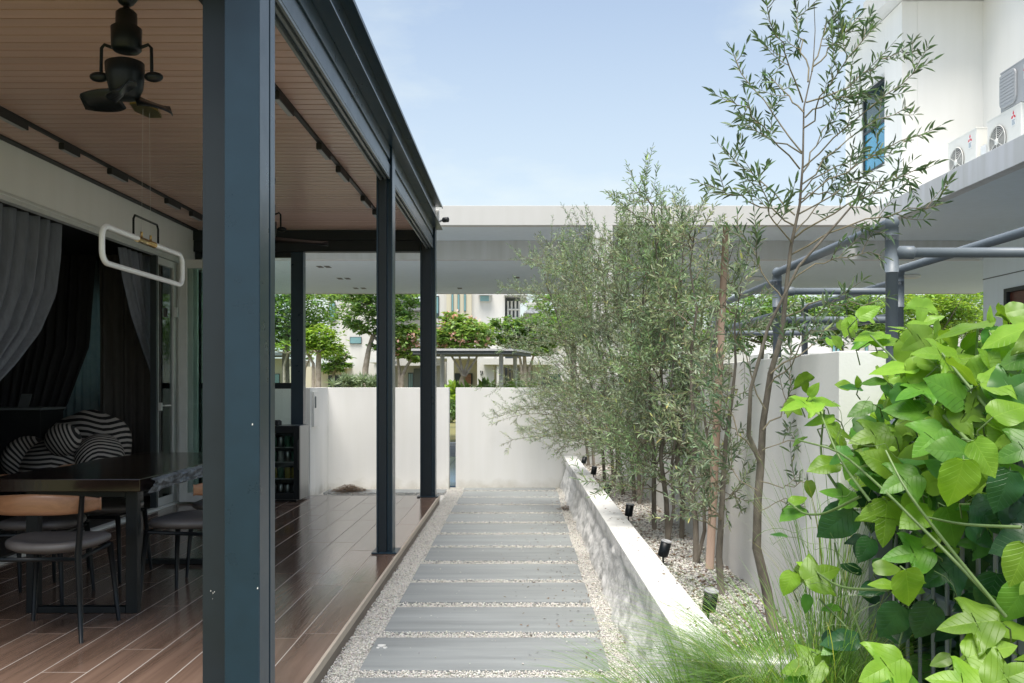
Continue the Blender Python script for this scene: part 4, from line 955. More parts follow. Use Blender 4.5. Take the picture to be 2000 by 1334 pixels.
# ================================================================== FENCE ON THE RIGHT
fc = thing('metal_fence', 'dark grey metal bar fence overgrown by the climbing vine', 'fence', (1.31, 2.4, 0))
MB().box(1.262, 1.322, 3.22, 3.29, -.04, 1.20).build('fence_post', M['pvc'], fc, .003)
MB().box(1.262, 1.322, 1.12, 1.18, -.04, 1.20).build('fence_post', M['pvc'], fc, .003)
MB().box(1.30, 1.328, 1.181, 3.219, .66, .70).build('rail', M['pvc'], fc, .002); MB().box(1.30, 1.328, 1.181, 3.219, 1.13, 1.17).build('rail', M['pvc'], fc, .002)
MB().box(1.30, 1.328, 1.181, 3.219, .06, .10).build('rail', M['pvc'], fc, .002)
for k in range(21): y = 1.26+k*.093; MB().tube([(1.292, y, .0), (1.292, y, 1.16)], .0065, 8).build('bar', M['pvc'], fc)

# ================================================================== FOLIAGE TOOLS
def unit(a): return a/np.maximum(np.linalg.norm(a, axis=-1, keepdims=True), 1e-9)
def leaf_cloud(Pt, D, Nn, Ln, wr):
    """lens shaped folded leaves; returns V,F,n"""
    n = len(Pt); D = unit(D); Sd = unit(np.cross(D, Nn)); Nn = np.cross(Sd, D); L_ = Ln[:, None]; W = L_*wr
    b = Pt; t = Pt+D*L_-Nn*L_*.08
    l1 = Pt+D*L_*.32+Sd*W*.46+Nn*L_*.05; r1 = Pt+D*L_*.32-Sd*W*.46+Nn*L_*.05
    l2 = Pt+D*L_*.68+Sd*W*.38+Nn*L_*.03; r2 = Pt+D*L_*.68-Sd*W*.38+Nn*L_*.03
    V = np.stack([b, l1, l2, t, r2, r1], 1).reshape(-1, 3)
    F0 = np.array([(0, 1, 2, 3), (0, 3, 4, 5)]); F = (F0[None]+(np.arange(n)*6)[:, None, None]).reshape(-1, 4)
    return V, F
def bez(a, b, c, n):
    t = np.linspace(0, 1, n)[:, None]; return (1-t)**2*a+2*(1-t)*t*b+t*t*c
def leaf_proto(name, m, wr=.22):
    V, F = leaf_cloud(np.zeros((1, 3)), np.array([[0, 1., 0]]), np.array([[0, 0, 1.]]), np.array([1.0]), wr)
    me = bpy.data.meshes.new(name); me.from_pydata(V.tolist(), [], F.tolist()); me.materials.append(m); me.update(); return me
OL = leaf_proto('leaf', M['olive_o'])
def frame(p, d, nn, s_):
    d = Vector(d).normalized(); x = d.cross(Vector(nn)).normalized(); z = x.cross(d).normalized()
    return Matrix(((x.x, d.x, z.x, p[0]), (x.y, d.y, z.y, p[1]), (x.z, d.z, z.z, p[2]), (0, 0, 0, 1)))@Matrix.Scale(s_, 4)

def olive(label, stems, branches, leaf_len=.048, step=.020, twig_n=6, twig_l=.22, m='olive', single=0, seed=1, start=.35, dense=1.0, tintmul=(1, 1, 1)):
    """stems: list of (points, radii); branches: list of (start, ctrl, end, radius)"""
    g_ = np.random.default_rng(seed)
    base = stems[0][0][0]
    t = thing('olive_tree', label, 'tree', tuple(base), 'olive trees in the planter')
    tr = MB()
    for pts_, rad in stems: tr.tube(pts_, rad, 9)
    tr.build('trunk', M['bark'], t)
    tw = MB(); PP, DD, NN = [], [], []
    def put_leaves(cv, s0, st=step):
        seg = np.diff(cv, axis=0); ln = np.linalg.norm(seg, axis=1); tot = ln.sum(); cum = np.concatenate([[0], np.cumsum(ln)])
        s = tot*s0+g_.random()*st
        k = 0
        while s < tot:
            i = min(np.searchsorted(cum, s)-1, len(seg)-1); i = max(i, 0); q = cv[i]+seg[i]*((s-cum[i])/max(ln[i], 1e-6)); d = seg[i]/max(ln[i], 1e-6)
            a0 = g_.random(3)-.5; sd = np.cross(d, a0); sd /= max(np.linalg.norm(sd), 1e-6)
            for sg in (-1, 1):
                if g_.random() < .10: continue
                dd_ = d*g_.uniform(.35, 1.0)+sd*sg*g_.uniform(.5, 1.0)+np.array([0, 0, g_.uniform(-.15, .25)])
                PP.append(q); DD.append(dd_); NN.append(g_.normal(0, .5, 3)+np.array([0, 0, .9]))
            s += st*g_.uniform(.7, 1.4); k += 1
        PP.append(cv[-1]); DD.append(seg[-1]); NN.append(np.array([0, 0, 1.])+g_.normal(0, .4, 3))
    for (a, b, c, r0) in branches:
        cv = bez(np.array(a), np.array(b), np.array(c), 9); cv[1:-1] += g_.normal(0, .008, (7, 3))
        tw.tube(cv.tolist(), np.linspace(r0, max(.0016, r0*.25), 9).tolist(), 5, caps=False)
        put_leaves(cv, start+.2, step*1.3)
        L0 = np.linalg.norm(cv[-1]-cv[0])
        nt_ = int(round(twig_n*dense*g_.uniform(.8, 1.25)))
        for k in range(nt_):
            u = start+(1-start)*((k+g_.random())/max(nt_, 1)); f = u*8; i = min(int(f), 7); q = cv[i]+(cv[i+1]-cv[i])*(f-i); d = unit((cv[i+1]-cv[i])[None])[0]
            sd = g_.normal(0, 1, 3); sd -= d*sd.dot(d); sd = unit(sd[None])[0]
            tl = twig_l*g_.uniform(.55, 1.25)*(1.1-.45*u)
            e = q+(d*.62+sd*.75+np.array([0, 0, .22]))*tl
            cv2 = bez(q, q+(d*.25+sd*.55)*tl*.6, e, 5)
            tw.tube(cv2.tolist(), [.0024, .002, .0018, .0014, .001], 3, caps=False); put_leaves(cv2, .15)
    tw.build('branches', M['twig'], t)
    PP_, DD_, NN_ = map(np.array, (PP, DD, NN)); n = len(PP_); Ln = leaf_len*g_.uniform(.65, 1.2, n)
    if single:
        idx = g_.permutation(n)
        x = 1013+K*PP_[:, 0]/PP_[:, 1]; y = 752-K*(PP_[:, 2]-1.36)/PP_[:, 1]
        vis = (x > 0) & (x < 2000) & (y > 0) & (y < 1334); idx = [i for i in idx if vis[i]][:single]
        keep = np.ones(n, bool); keep[idx] = False
        for i in idx: inst('leaf', OL, t, frame(PP_[i], DD_[i], NN_[i], Ln[i]))
        PP_, DD_, NN_, Ln = PP_[keep], DD_[keep], NN_[keep], Ln[keep]; n = len(PP_)
    V, F = leaf_cloud(PP_, DD_, NN_, Ln, .22)
    tt = (g_.uniform(.6, 1.45, (n, 1))*np.array(tintmul))*(1+g_.normal(0, .06, (n, 3)))
    yl = g_.random(n) < .015; tt[yl] *= np.array([1.7, 1.4, .8])
    o = npmesh('foliage', V, F, M[m], t, np.clip(np.repeat(tt, 6, 0), 0, 3)); tag(o, kind='stuff')
    return t, n
LEAVES = 0
# --- the near tree, drawn stem by stem
def Q(px, py, Y): return P(px, py, Y)
st1 = ([Q(1513, 1240, 3.82), Q(1497, 1150, 3.82), Q(1478, 1070, 3.82), Q(1480, 980, 3.82), Q(1486, 904, 3.82)], [.025, .0215, .019, .017, .0165])
st2 = ([Q(1486, 904, 3.82), Q(1490, 830, 3.82), Q(1505, 730, 3.8), Q(1528, 650, 3.78), Q(1536, 560, 3.76), Q(1545, 480, 3.75), Q(1562, 400, 3.75), Q(1568, 320, 3.76), Q(1570, 210, 3.8), Q(1588, 130, 3.84), Q(1592, 60, 3.86), Q(1590, 4, 3.88)],
       [.019, .0175, .0155, .0135, .0108, .0088, .007, .0055, .0042, .003, .0022, .0015])
st3 = ([Q(1484, 900, 3.82), Q(1462, 850, 3.75), Q(1466, 760, 3.7), Q(1500, 640, 3.66), Q(1560, 520, 3.62), Q(1640, 430, 3.6), Q(1700, 360, 3.6)], [.012, .0095, .008, .0068, .0055, .0042, .0022])
br1 = []
def B(px0, py0, px1, py1, px2, py2, dy=0.0, r=.006): br1.append((Q(px0, py0, 3.78), Q(px1, py1, 3.78+dy*.5), Q(px2, py2, 3.78+dy), r*.62))
B(1568, 300, 1480, 190, 1426, 92, .3); B(1568, 200, 1530, 110, 1498, 12, -.2); B(1588, 130, 1640, 90, 1672, 22, .2); B(1575, 200, 1690, 160, 1772, 88, .3)
B(1566, 330, 1700, 200, 1822, 118, -.2); B(1562, 330, 1480, 230, 1424, 188, -.35); B(1566, 360, 1650, 260, 1774, 208, .2); B(1560, 400, 1690, 290, 1808, 262, -.3)
B(1556, 420, 1700, 330, 1786, 352, .25); B(1545, 470, 1660, 395, 1792, 330, -.4, .007); B(1540, 500, 1700, 410, 1842, 398, -.3, .007); B(1552, 420, 1480, 350, 1416, 290, .3)
B(1550, 440, 1460, 380, 1388, 362, -.2); B(1566, 300, 1500, 260, 1450, 238, .1); B(1578, 160, 1560, 80, 1552, 12, .25); B(1570, 250, 1610, 170, 1700, 60, -.25)
B(1566, 340, 1600, 270, 1660, 160, .35); B(1562, 380, 1620, 320, 1725, 290, .1); B(1548, 460, 1590, 420, 1640, 330, .3); B(1545, 480, 1500, 420, 1478, 330, -.3)
B(1536, 560, 1640, 480, 1722, 500, -.2); B(1530, 620, 1640, 560, 1700, 610, -.25); B(1532, 590, 1470, 520, 1440, 420, .2); B(1505, 730, 1600, 640, 1690, 655, .2)
B(1500, 760, 1570, 690, 1590, 620, -.2); B(1490, 840, 1560, 790, 1545, 690, .2); B(1488, 880, 1560, 850, 1590, 880, .1, .004); B(1484, 940, 1560, 960, 1610, 930, -.1, .004)
B(1480, 1000, 1540, 960, 1580, 990, .1, .003); B(1486, 900, 1420, 830, 1400, 730, .1); B(1482, 960, 1420, 930, 1380, 860, .1, .004); B(1495, 800, 1440, 700, 1450, 600, .1)
B(1586, 140, 1600, 70, 1632, 22, .1); B(1570, 220, 1530, 170, 1500, 150, .2); B(1572, 230, 1630, 190, 1690, 180, -.15); B(1560, 390, 1600, 360, 1700, 395, .2)
_, n = olive('tallest and nearest olive tree with long sparse arching sprays against the sky', [(st1[0]+st2[0][1:], st1[1][:-1]+[.0165]+[q*.80 for q in st2[1][1:]]), st3], br1, leaf_len=.052, step=.019, twig_n=5, twig_l=.15, m='olive_d', single=300, seed=5, start=.30)
LEAVES += n

# --- the row of bushier trees
row = [  # base px,py, lean top (px,py), crown half width, crown bottom z, label
    (1409, 1158, 1445, 560, .26, .62, 'short thin olive tree just left of the nearest tall one'),
    (1360, 1098, 1352, 440, .32, .60, 'olive tree growing tight beside the pale timber stake'),
    (1344, 1050, 1330, 430, .42, .60, 'olive tree just left of the pale timber stake'),
    (1305, 1054, 1282, 405, .42, .62, 'second olive tree left of the timber stake, with a top above the white fascia'),
    (1278, 1033, 1250, 455, .46, .60, 'slim olive tree beside the third garden spotlight'),
    (1249, 984, 1225, 470, .52, .60, 'olive tree with twin stems right of the fourth spotlight'),
    (1240, 979, 1190, 455, .56, .58, 'olive tree in front of the white carport column'),
    (1218, 965, 1165, 500, .64, .56, 'olive tree with a leaning dark stem near mid row'),
    (1199, 950, 1135, 520, .72, .52, 'olive tree behind the fourth spotlight in the row'),
    (1181, 940, 1105, 530, .80, .50, 'low spreading olive tree toward the end of the row'),
    (1160, 913, 1070, 540, .92, .45, 'second olive tree from the far wall'),
    (1150, 905, 1050, 500, 1.02, .42, 'farthest olive tree drooping over the path end by the wall'),
]
for i, (px, py, tx, ty, cw, zb_, lb) in enumerate(row):
    g_ = np.random.default_rng(40+i)
    Y = 1.03*K/(py-752); Y = min(Y, 11.75); bx, _, _ = P(px, py, Y); bx = min(bx, 1.10)
    zt = 1.36-(ty-752)/K*Y; txw = (tx-1013)/K*Y
    pts_ = []; nn = 8
    for k in range(nn+1):
        u = k/nn; pts_.append((bx+(txw-bx)*u**1.4+g_.normal(0, .018)*(u > 0), Y+g_.normal(0, .02)*(u > 0), .315+(zt-.315)*u))
    sten = [(pts_, np.linspace(.019, .0025, nn+1).tolist())]
    if i in (1, 3, 5, 8):
        p2 = [(p[0]+.05*k/nn*3*(.6+.4*sin(k))+.02, p[1]-.05-.02*k, p[2]*(.93)) for k, p in enumerate(pts_)]; p2[0] = pts_[0]; sten.append((p2, np.linspace(.012, .002, nn+1).tolist()))
    brs = []; nb = (12, 15, 24)[i] if i < 3 else 37
    for k in range(nb):
        u = .12+.88*((k+g_.random())/nb)**1.15; u = min(u, .999); f = u*nn; j = min(int(f), nn-1); a = np.array(pts_[j])+(np.array(pts_[j+1])-np.array(pts_[j]))*(f-j)
        if a[2] < zb_: a[2] = zb_+.1
        an = g_.uniform(0, 2*pi); ln = cw*g_.uniform(.5, 1.35)*(1.12-.72*u)
        ox, oy = cos(an)*ln, sin(an)*ln*.8
        if a[0]+ox > 1.5 and a[2] < 1.5: ox = -abs(ox)
        if i >= 9: ox -= .18*(1-abs(u-.5))
        rise = ln*g_.uniform(.15, .9); droop = (-.35 if u < .55 and i > 7 else 0)*ln
        a = a.tolist(); brs.append((a, (a[0]+ox*.5, a[1]+oy*.5, a[2]+rise*.8), (a[0]+ox, a[1]+oy, a[2]+rise+droop), .005))
        if brs[-1][2][2] < zb_: b3 = brs[-1]; brs[-1] = (b3[0], b3[1], (b3[2][0], b3[2][1], zb_+.05), b3[3])
    tint = [(1, 1, 1), (1.1, 1.05, .95), (1.0, 1.0, 1.05), (.9, 1.0, .85)][i % 4]
    _, n = olive(lb, sten, brs, leaf_len=.044 if i < 5 else .040, step=.021, twig_n=8, twig_l=.30, m='olive', single=300 if i < 3 else 0, seed=80+i, start=.22, tintmul=tint)
    LEAVES += n
print('olive leaves', LEAVES)

# ================================================================== VINE
vine = thing('climbing_vine', 'bright green climbing vine with large lobed leaves over the dark fence', 'vine', (1.4, 2.7, 0))
def vleaf(kind, m):
    if kind == 'lobed': half = [(0, 0), (.14, -.10), (.34, -.04), (.50, .14), (.68, .44), (.78, .62), (.60, .58), (.40, .46), (.25, .42), (.27, .60), (.25, .82), (.14, 1.04), (0, 1.22)]
    elif kind == 'ovate': half = [(0, 0), (.18, -.06), (.34, .04), (.44, .22), (.46, .40), (.42, .58), (.33, .76), (.20, .94), (.08, 1.06), (0, 1.16)]
    else: half = [(0, 0), (.14, -.02), (.26, .08), (.33, .26), (.34, .44), (.29, .62), (.20, .80), (.10, .96), (0, 1.08)]
    # fine serration, then three rings so that the blade can cup and wave
    pts_ = []
    for (a, b) in zip(half[:-1], half[1:]):
        pts_.append(a); mx_, my_ = (a[0]+b[0])/2, (a[1]+b[1])/2; pts_.append((mx_*1.035+.004, my_))
    pts_.append(half[-1]); n = len(pts_); V = []; F = []; seed = {'lobed': 1, 'ovate': 2, 'small': 3}[kind]
    def zf(x, y): return -.34*x*x-.13*y*y+.16*abs(x)+.030*sin(9*y+seed+4*abs(x))*abs(x)*3
    rings = [0, .45, .8, 1.0]
    for sg in (1, -1):
        b0 = len(V)
        for (x, y) in pts_:
            for r_ in rings:
                xx = x*r_; yy = y if r_ == 1 else y*(.93+.07*r_) + .03*(1-r_); V.append((xx*sg, yy, zf(xx*sg, yy)))
        for i in range(n-1):
            for k in range(3):
                a = b0+i*4+k; q = (a, a+1, a+5, a+4); F.append(q if sg > 0 else q[::-1])
    me = bpy.data.meshes.new('leaf'); me.from_pydata(V, [], F); me.polygons.foreach_set('use_smooth', [True]*len(F)); me.materials.append(m); me.update(); return me
VL = {(k, t): vleaf(k, M['vine_'+t]) for k in ('lobed', 'ovate', 'small') for t in ('l', 'm', 'd')}
vst = MB()
def place_leaf(px, py, size, Y, ang, tone, kind='ovate', face=.5, stem=True, rseed=0):
    """centre pixel, size in px along the blade, tip angle in the picture plane (deg, 0=right, 90=up), face: 1 towards the viewer .. 0 upwards"""
    s_ = (size if size < 90 else 90+(size-90)*.5)*.84/K*Y/1.1; c_ = Vector(P(px, py, Y)); a = radians(ang)
    d = Vector((cos(a), rnd.uniform(-.35, .25), sin(a))).normalized()
    nn = (Vector((0, -1, .15))*face+Vector((rnd.uniform(-.3, .3), 0, 1))*(1-face))
    if abs(nn.normalized().dot(d)) > .93: nn += Vector((.6, -.3, .2))
    fm = frame(c_-d*s_*.55, d, nn, s_)
    inst('leaf', VL[(kind, tone)], vine, fm)
    if stem:
        p0 = c_-d*s_*.55; p1 = p0-d*s_*.35+Vector((0, .02, -s_*.25)); p2 = p1+Vector((.03, .05, -s_*.45))
        vst.tube([p0, p1, p2], [.0018, .0022, .0024], 4, caps=False)
hand = [
 (1880, 640, 150, 2.55, 190, 'l', 'ovate', .15), (1935, 620, 60, 2.6, 80, 'l', 'small', .3), (1962, 655, 120, 2.4, 200, 'l', 'ovate', .35), (1700, 655, 80, 2.9, 185, 'l', 'ovate', .3), (1735, 664, 80, 2.9, 5, 'l', 'ovate', .35),
 (1698, 608, 62, 2.9, 30, 'l', 'small', .7), (1655, 640, 50, 3.0, 250, 'l', 'small', .6), (1668, 632, 40, 3.0, 300, 'l', 'small', .6), (1680, 672, 50, 3.0, 200, 'm', 'small', .4),
 (1760, 640, 62, 2.8, 160, 'l', 'small', .2), (1800, 630, 60, 2.8, 10, 'l', 'small', .3), (1895, 665, 50, 2.6, 60, 'l', 'small', .8), (1745, 718, 110, 2.6, 182, 'l', 'ovate', .3),
 (1705, 745, 60, 2.7, 180, 'm', 'small', .4), (1830, 690, 100, 2.5, 170, 'l', 'lobed', .5), (1870, 700, 90, 2.5, 20, 'l', 'ovate', .4), (1850, 760, 130, 2.3, 150, 'm', 'ovate', .75), (1925, 715, 90, 2.4, 60, 'l', 'ovate', .6),
 (1965, 740, 110, 2.3, 10, 'l', 'lobed', .4), (1790, 762, 100, 2.5, 190, 'm', 'lobed', .3), (1905, 790, 110, 2.35, 210, 'm', 'lobed', .6), (1975, 800, 110, 2.2, 20, 'l', 'ovate', .5), (1930, 700, 70, 2.4, 130, 'l', 'small', .6),
 (1565, 788, 86, 3.0, 185, 'l', 'lobed', .3), (1615, 785, 66, 3.0, 355, 'l', 'small', .4), (1600, 820, 66, 3.0, 190, 'l', 'ovate', .3), (1640, 842, 60, 2.95, 340, 'l', 'lobed', .4), (1590, 760, 40, 3.0, 60, 'l', 'small', .6),
 (1608, 908, 74, 2.9, 190, 'l', 'ovate', .45), (1640, 862, 55, 2.9, 120, 'l', 'small', .4), (1632, 1022, 112, 2.85, 222, 'd', 'ovate', .85), (1676, 745, 30, 2.9, 100, 'l', 'small', .7),
 (1545, 1002, 64, 3.0, 200, 'm', 'ovate', .3), (1560, 975, 50, 3.0, 20, 'l', 'small', .4), (1640, 965, 74, 2.85, 160, 'm', 'lobed', .4), (1540, 1140, 56, 2.9, 245, 'l', 'ovate', .7), (1605, 1120, 84, 2.85, 20, 'l', 'lobed', .6),
 (1575, 1105, 50, 2.9, 150, 'l', 'small', .4), (1622, 1187, 48, 2.9, 180, 'm', 'small', .3), (1775, 1150, 104, 2.3, 285, 'l', 'ovate', .9), (1720, 1140, 60, 2.4, 175, 'l', 'small', .4), (1775, 1080, 110, 2.5, 185, 'm', 'lobed', .5),
 (1825, 1050, 60, 2.5, 40, 'l', 'small', .5), (1730, 1020, 100, 2.6, 260, 'l', 'lobed', .8), (1760, 940, 90, 2.5, 200, 'm', 'lobed', .6), (1720, 900, 90, 2.6, 150, 'l', 'ovate', .7), (1700, 850, 86, 2.7, 190, 'l', 'lobed', .5),
 (1870, 945, 142, 2.05, 262, 'l', 'ovate', .95), (1855, 880, 110, 2.1, 170, 'm', 'ovate', .7), (1925, 895, 96, 2.1, 300, 'l', 'ovate', .8), (1815, 860, 90, 2.3, 220, 'm', 'lobed', .7), (1770, 800, 100, 2.5, 170, 'm', 'ovate', .5),
 (1960, 960, 110, 2.2, 250, 'd', 'ovate', .7), (1860, 1030, 120, 2.4, 290, 'm', 'ovate', .8), (1930, 1010, 100, 2.3, 320, 'd', 'lobed', .7), (1980, 1060, 120, 2.2, 200, 'd', 'ovate', .6), (1990, 1105, 110, 2.0, 250, 'l', 'ovate', .8),
 (1895, 1215, 150, 2.1, 185, 'l', 'lobed', .45), (1980, 1180, 110, 2.1, 240, 'm', 'ovate', .7), (1935, 1270, 120, 2.05, 20, 'l', 'lobed', .5), (1870, 1330, 130, 2.0, 170, 'l', 'lobed', .5), (1975, 1320, 130, 1.9, 30, 'l', 'lobed', .6),
 (1725, 1305, 120, 2.3, 200, 'l', 'lobed', .6), (1775, 1330, 90, 2.3, 340, 'm', 'ovate', .5), (1640, 1250, 84, 2.7, 185, 'd', 'ovate', .4), (1570, 1300, 90, 2.7, 190, 'l', 'lobed', .5), (1610, 1300, 60, 2.7, 300, 'l', 'small', .6),
 (1620, 1268, 50, 2.7, 200, 'm', 'small', .4), (1555, 1330, 70, 2.7, 200, 'm', 'lobed', .5), (1805, 1215, 90, 2.5, 250, 'd', 'ovate', .6), (1740, 1215, 90, 2.6, 240, 'd', 'ovate', .7), (1700, 1150, 60, 2.8, 190, 'd', 'ovate', .4),
 (1690, 1075, 60, 2.8, 240, 'd', 'ovate', .8), (1840, 1120, 90, 2.5, 210, 'd', 'lobed', .6), (1660, 915, 60, 2.8, 250, 'm', 'small', .7), (1935, 1160, 110, 2.3, 260, 'd', 'ovate', .8), (1680, 800, 70, 2.8, 200, 'm', 'small', .5),
 (1990, 700, 90, 2.3, 200, 'm', 'ovate', .5), (1990, 880, 110, 2.1, 200, 'm', 'lobed', .6), (1960, 845, 100, 2.2, 230, 'l', 'ovate', .7), (1790, 1010, 90, 2.5, 200, 'l', 'ovate', .5), (1840, 815, 70, 2.4, 120, 'l', 'small', .7),
]
for h in hand: place_leaf(*h)
# body of the vine: smaller darker leaves over the fence and behind it
def vine_spot(bars):
    while True:
        Y = rnd.uniform(2.2, 3.5); x = rnd.uniform(1.14, 2.2); z = rnd.uniform(.0, 1.56)
        px = 1013+K*x/Y; py = 752-K*(z-1.36)/Y
        if px < 1672+max(0, 860-py)*.6 or px > 2060 or py > 1400: continue
        if py < (668 if px > 1800 else 668+(1800-px)*1.15): continue
        if py > 1040 and x < 1.40 and rnd.random() < bars: continue            # the fence bars stay visible low down
        return px, py, Y, x
for k in range(200):
    px, py, Y, x = vine_spot(.93)
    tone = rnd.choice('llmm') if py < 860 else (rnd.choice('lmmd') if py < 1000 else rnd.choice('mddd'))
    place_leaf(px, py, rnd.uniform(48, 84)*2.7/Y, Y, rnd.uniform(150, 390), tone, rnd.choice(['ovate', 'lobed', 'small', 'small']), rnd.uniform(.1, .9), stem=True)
# the many more leaves beyond those, joined
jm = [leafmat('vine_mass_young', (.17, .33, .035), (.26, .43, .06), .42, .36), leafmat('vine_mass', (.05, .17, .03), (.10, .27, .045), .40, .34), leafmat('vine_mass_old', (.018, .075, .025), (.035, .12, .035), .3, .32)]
JV, JF, JT, JM = [], [], [], []; base = 0
fill = []
for h in hand:      # younger and smaller leaves crowd round each of the large ones
    for q in range(2 if h[0] > 1690 else 1): fill.append((h[0]+rnd.uniform(-52, 52), h[1]+rnd.uniform(-40, 44), h[3]+rnd.uniform(.02, .25), 'lmd'.index(h[5]), h[0] < 1690))
src = {}
for kd in ('lobed', 'ovate', 'small'):
    me = VL[(kd, 'm')]; src[kd] = (np.array([v.co[:] for v in me.vertices]), np.array([p.vertices[:] for p in me.polygons]))
for k in range(-len(fill), 950):
    px, py, Y, x = vine_spot(.97) if k >= 0 else (*fill[k][:3], 0)
    if k > 600: x = rnd.uniform(1.5, 2.3); Y = rnd.uniform(2.6, 3.6); z_ = rnd.uniform(0, 1.4); px = 1013+K*x/Y; py = 752-K*(z_-1.36)/Y
    if k > 600 and (py < 700+max(0, 1850-px)*1.0): continue
    kd = rnd.choice(['ovate', 'lobed', 'small', 'small']); s_ = rnd.uniform(.07, .125) if k >= 0 else rnd.uniform(.045, .085 if not fill[k][4] else .065); a = rnd.uniform(2.3, 7.0); fc_ = rnd.uniform(.0, .9)
    d = Vector((cos(a), rnd.uniform(-.4, .3), sin(a))).normalized(); nn_ = Vector((0, -1, .15))*fc_+Vector((rnd.uniform(-.4, .4), 0, 1))*(1-fc_)
    if abs(nn_.normalized().dot(d)) > .93: nn_ += Vector((.6, -.3, .2))
    m4 = np.array(frame(Vector(P(px, py, Y))-d*s_*.5, d, nn_, s_)); sv, sf = src[kd]
    JV.append(sv@m4[:3, :3].T+m4[:3, 3]); JF.append(sf+base); base += len(sv)
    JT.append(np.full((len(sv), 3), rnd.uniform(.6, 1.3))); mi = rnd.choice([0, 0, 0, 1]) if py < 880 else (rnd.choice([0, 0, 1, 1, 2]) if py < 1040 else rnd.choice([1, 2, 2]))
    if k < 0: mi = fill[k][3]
    JM += [mi]*len(sf)
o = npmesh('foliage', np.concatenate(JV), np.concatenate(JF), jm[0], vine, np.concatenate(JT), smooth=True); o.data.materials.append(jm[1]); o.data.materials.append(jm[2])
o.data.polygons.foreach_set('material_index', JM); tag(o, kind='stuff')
# long stems
for pts_ in [[(1560, 860, 2.95), (1640, 880, 2.8), (1725, 955, 2.5), (1850, 1080, 2.3), (1965, 1200, 2.2)], [(1600, 800, 3.0), (1640, 900, 2.8), (1700, 980, 2.6)], [(1730, 880, 2.3), (1770, 960, 2.2), (1870, 1090, 2.15), (1965, 1205, 2.1)],
             [(1700, 655, 2.9), (1750, 705, 2.7), (1830, 800, 2.45), (1910, 880, 2.2)], [(1930, 640, 2.5), (1960, 720, 2.4), (1985, 790, 2.3)], [(1910, 640, 2.6), (1905, 720, 2.5), (1900, 800, 2.4)], [(1840, 690, 2.5), (1880, 740, 2.4), (1930, 800, 2.3)],
             [(1540, 980, 3.0), (1570, 1005, 2.9), (1610, 1005, 2.85), (1680, 970, 2.7)], [(1585, 1110, 2.9), (1640, 1150, 2.7), (1740, 1152, 2.4)], [(1600, 1170, 2.9), (1660, 1230, 2.8), (1690, 1290, 2.8)], [(1630, 1060, 2.9), (1650, 1150, 2.85), (1685, 1250, 2.8)],
             [(1610, 800, 3.0), (1600, 900, 3.0), (1640, 960, 2.9)], [(1810, 1010, 2.2), (1880, 1025, 2.2), (1995, 1030, 2.1)], [(1740, 1320, 2.6), (1790, 1130, 2.9), (1800, 900, 3.0)], [(1850, 1330, 2.7), (1870, 1100, 2.9), (1850, 860, 2.9)], [(1950, 1330, 2.6), (1930, 1100, 2.8), (1960, 880, 2.7)]]:
    pp_ = [Vector(P(*a)) for a in pts_]
    cvp = []
    for a, b in zip(pp_[:-1], pp_[1:]):
        for k in range(4): cvp.append(a.lerp(b, k/4))
    cvp.append(pp_[-1])
    for _ in range(2): cvp = [cvp[0]]+[(cvp[i-1]+cvp[i]*2+cvp[i+1])/4 for i in range(1, len(cvp)-1)]+[cvp[-1]]
    vst.tube(cvp, np.linspace(.0028, .0048, len(cvp)).tolist(), 6, caps=False)
# thin curling tendrils
for k in range(34):
    px, py = rnd.uniform(1560, 1980), rnd.uniform(680, 1280); Y = rnd.uniform(2.3, 3.0); a = Vector(P(px, py, Y)); d = Vector((rnd.uniform(-1, .3), 0, rnd.uniform(-.6, .8))).normalized(); pts_ = []
    for i in range(12): u = i/11; pts_.append(a+d*u*.16+Vector((.02*cos(9*u+k), .015*sin(7*u), .02*sin(9*u+k)))*u)
    vst.tube(pts_, .0008, 3, caps=False)
tag(vst.build('stems', M['vstem'], vine), kind='stuff')

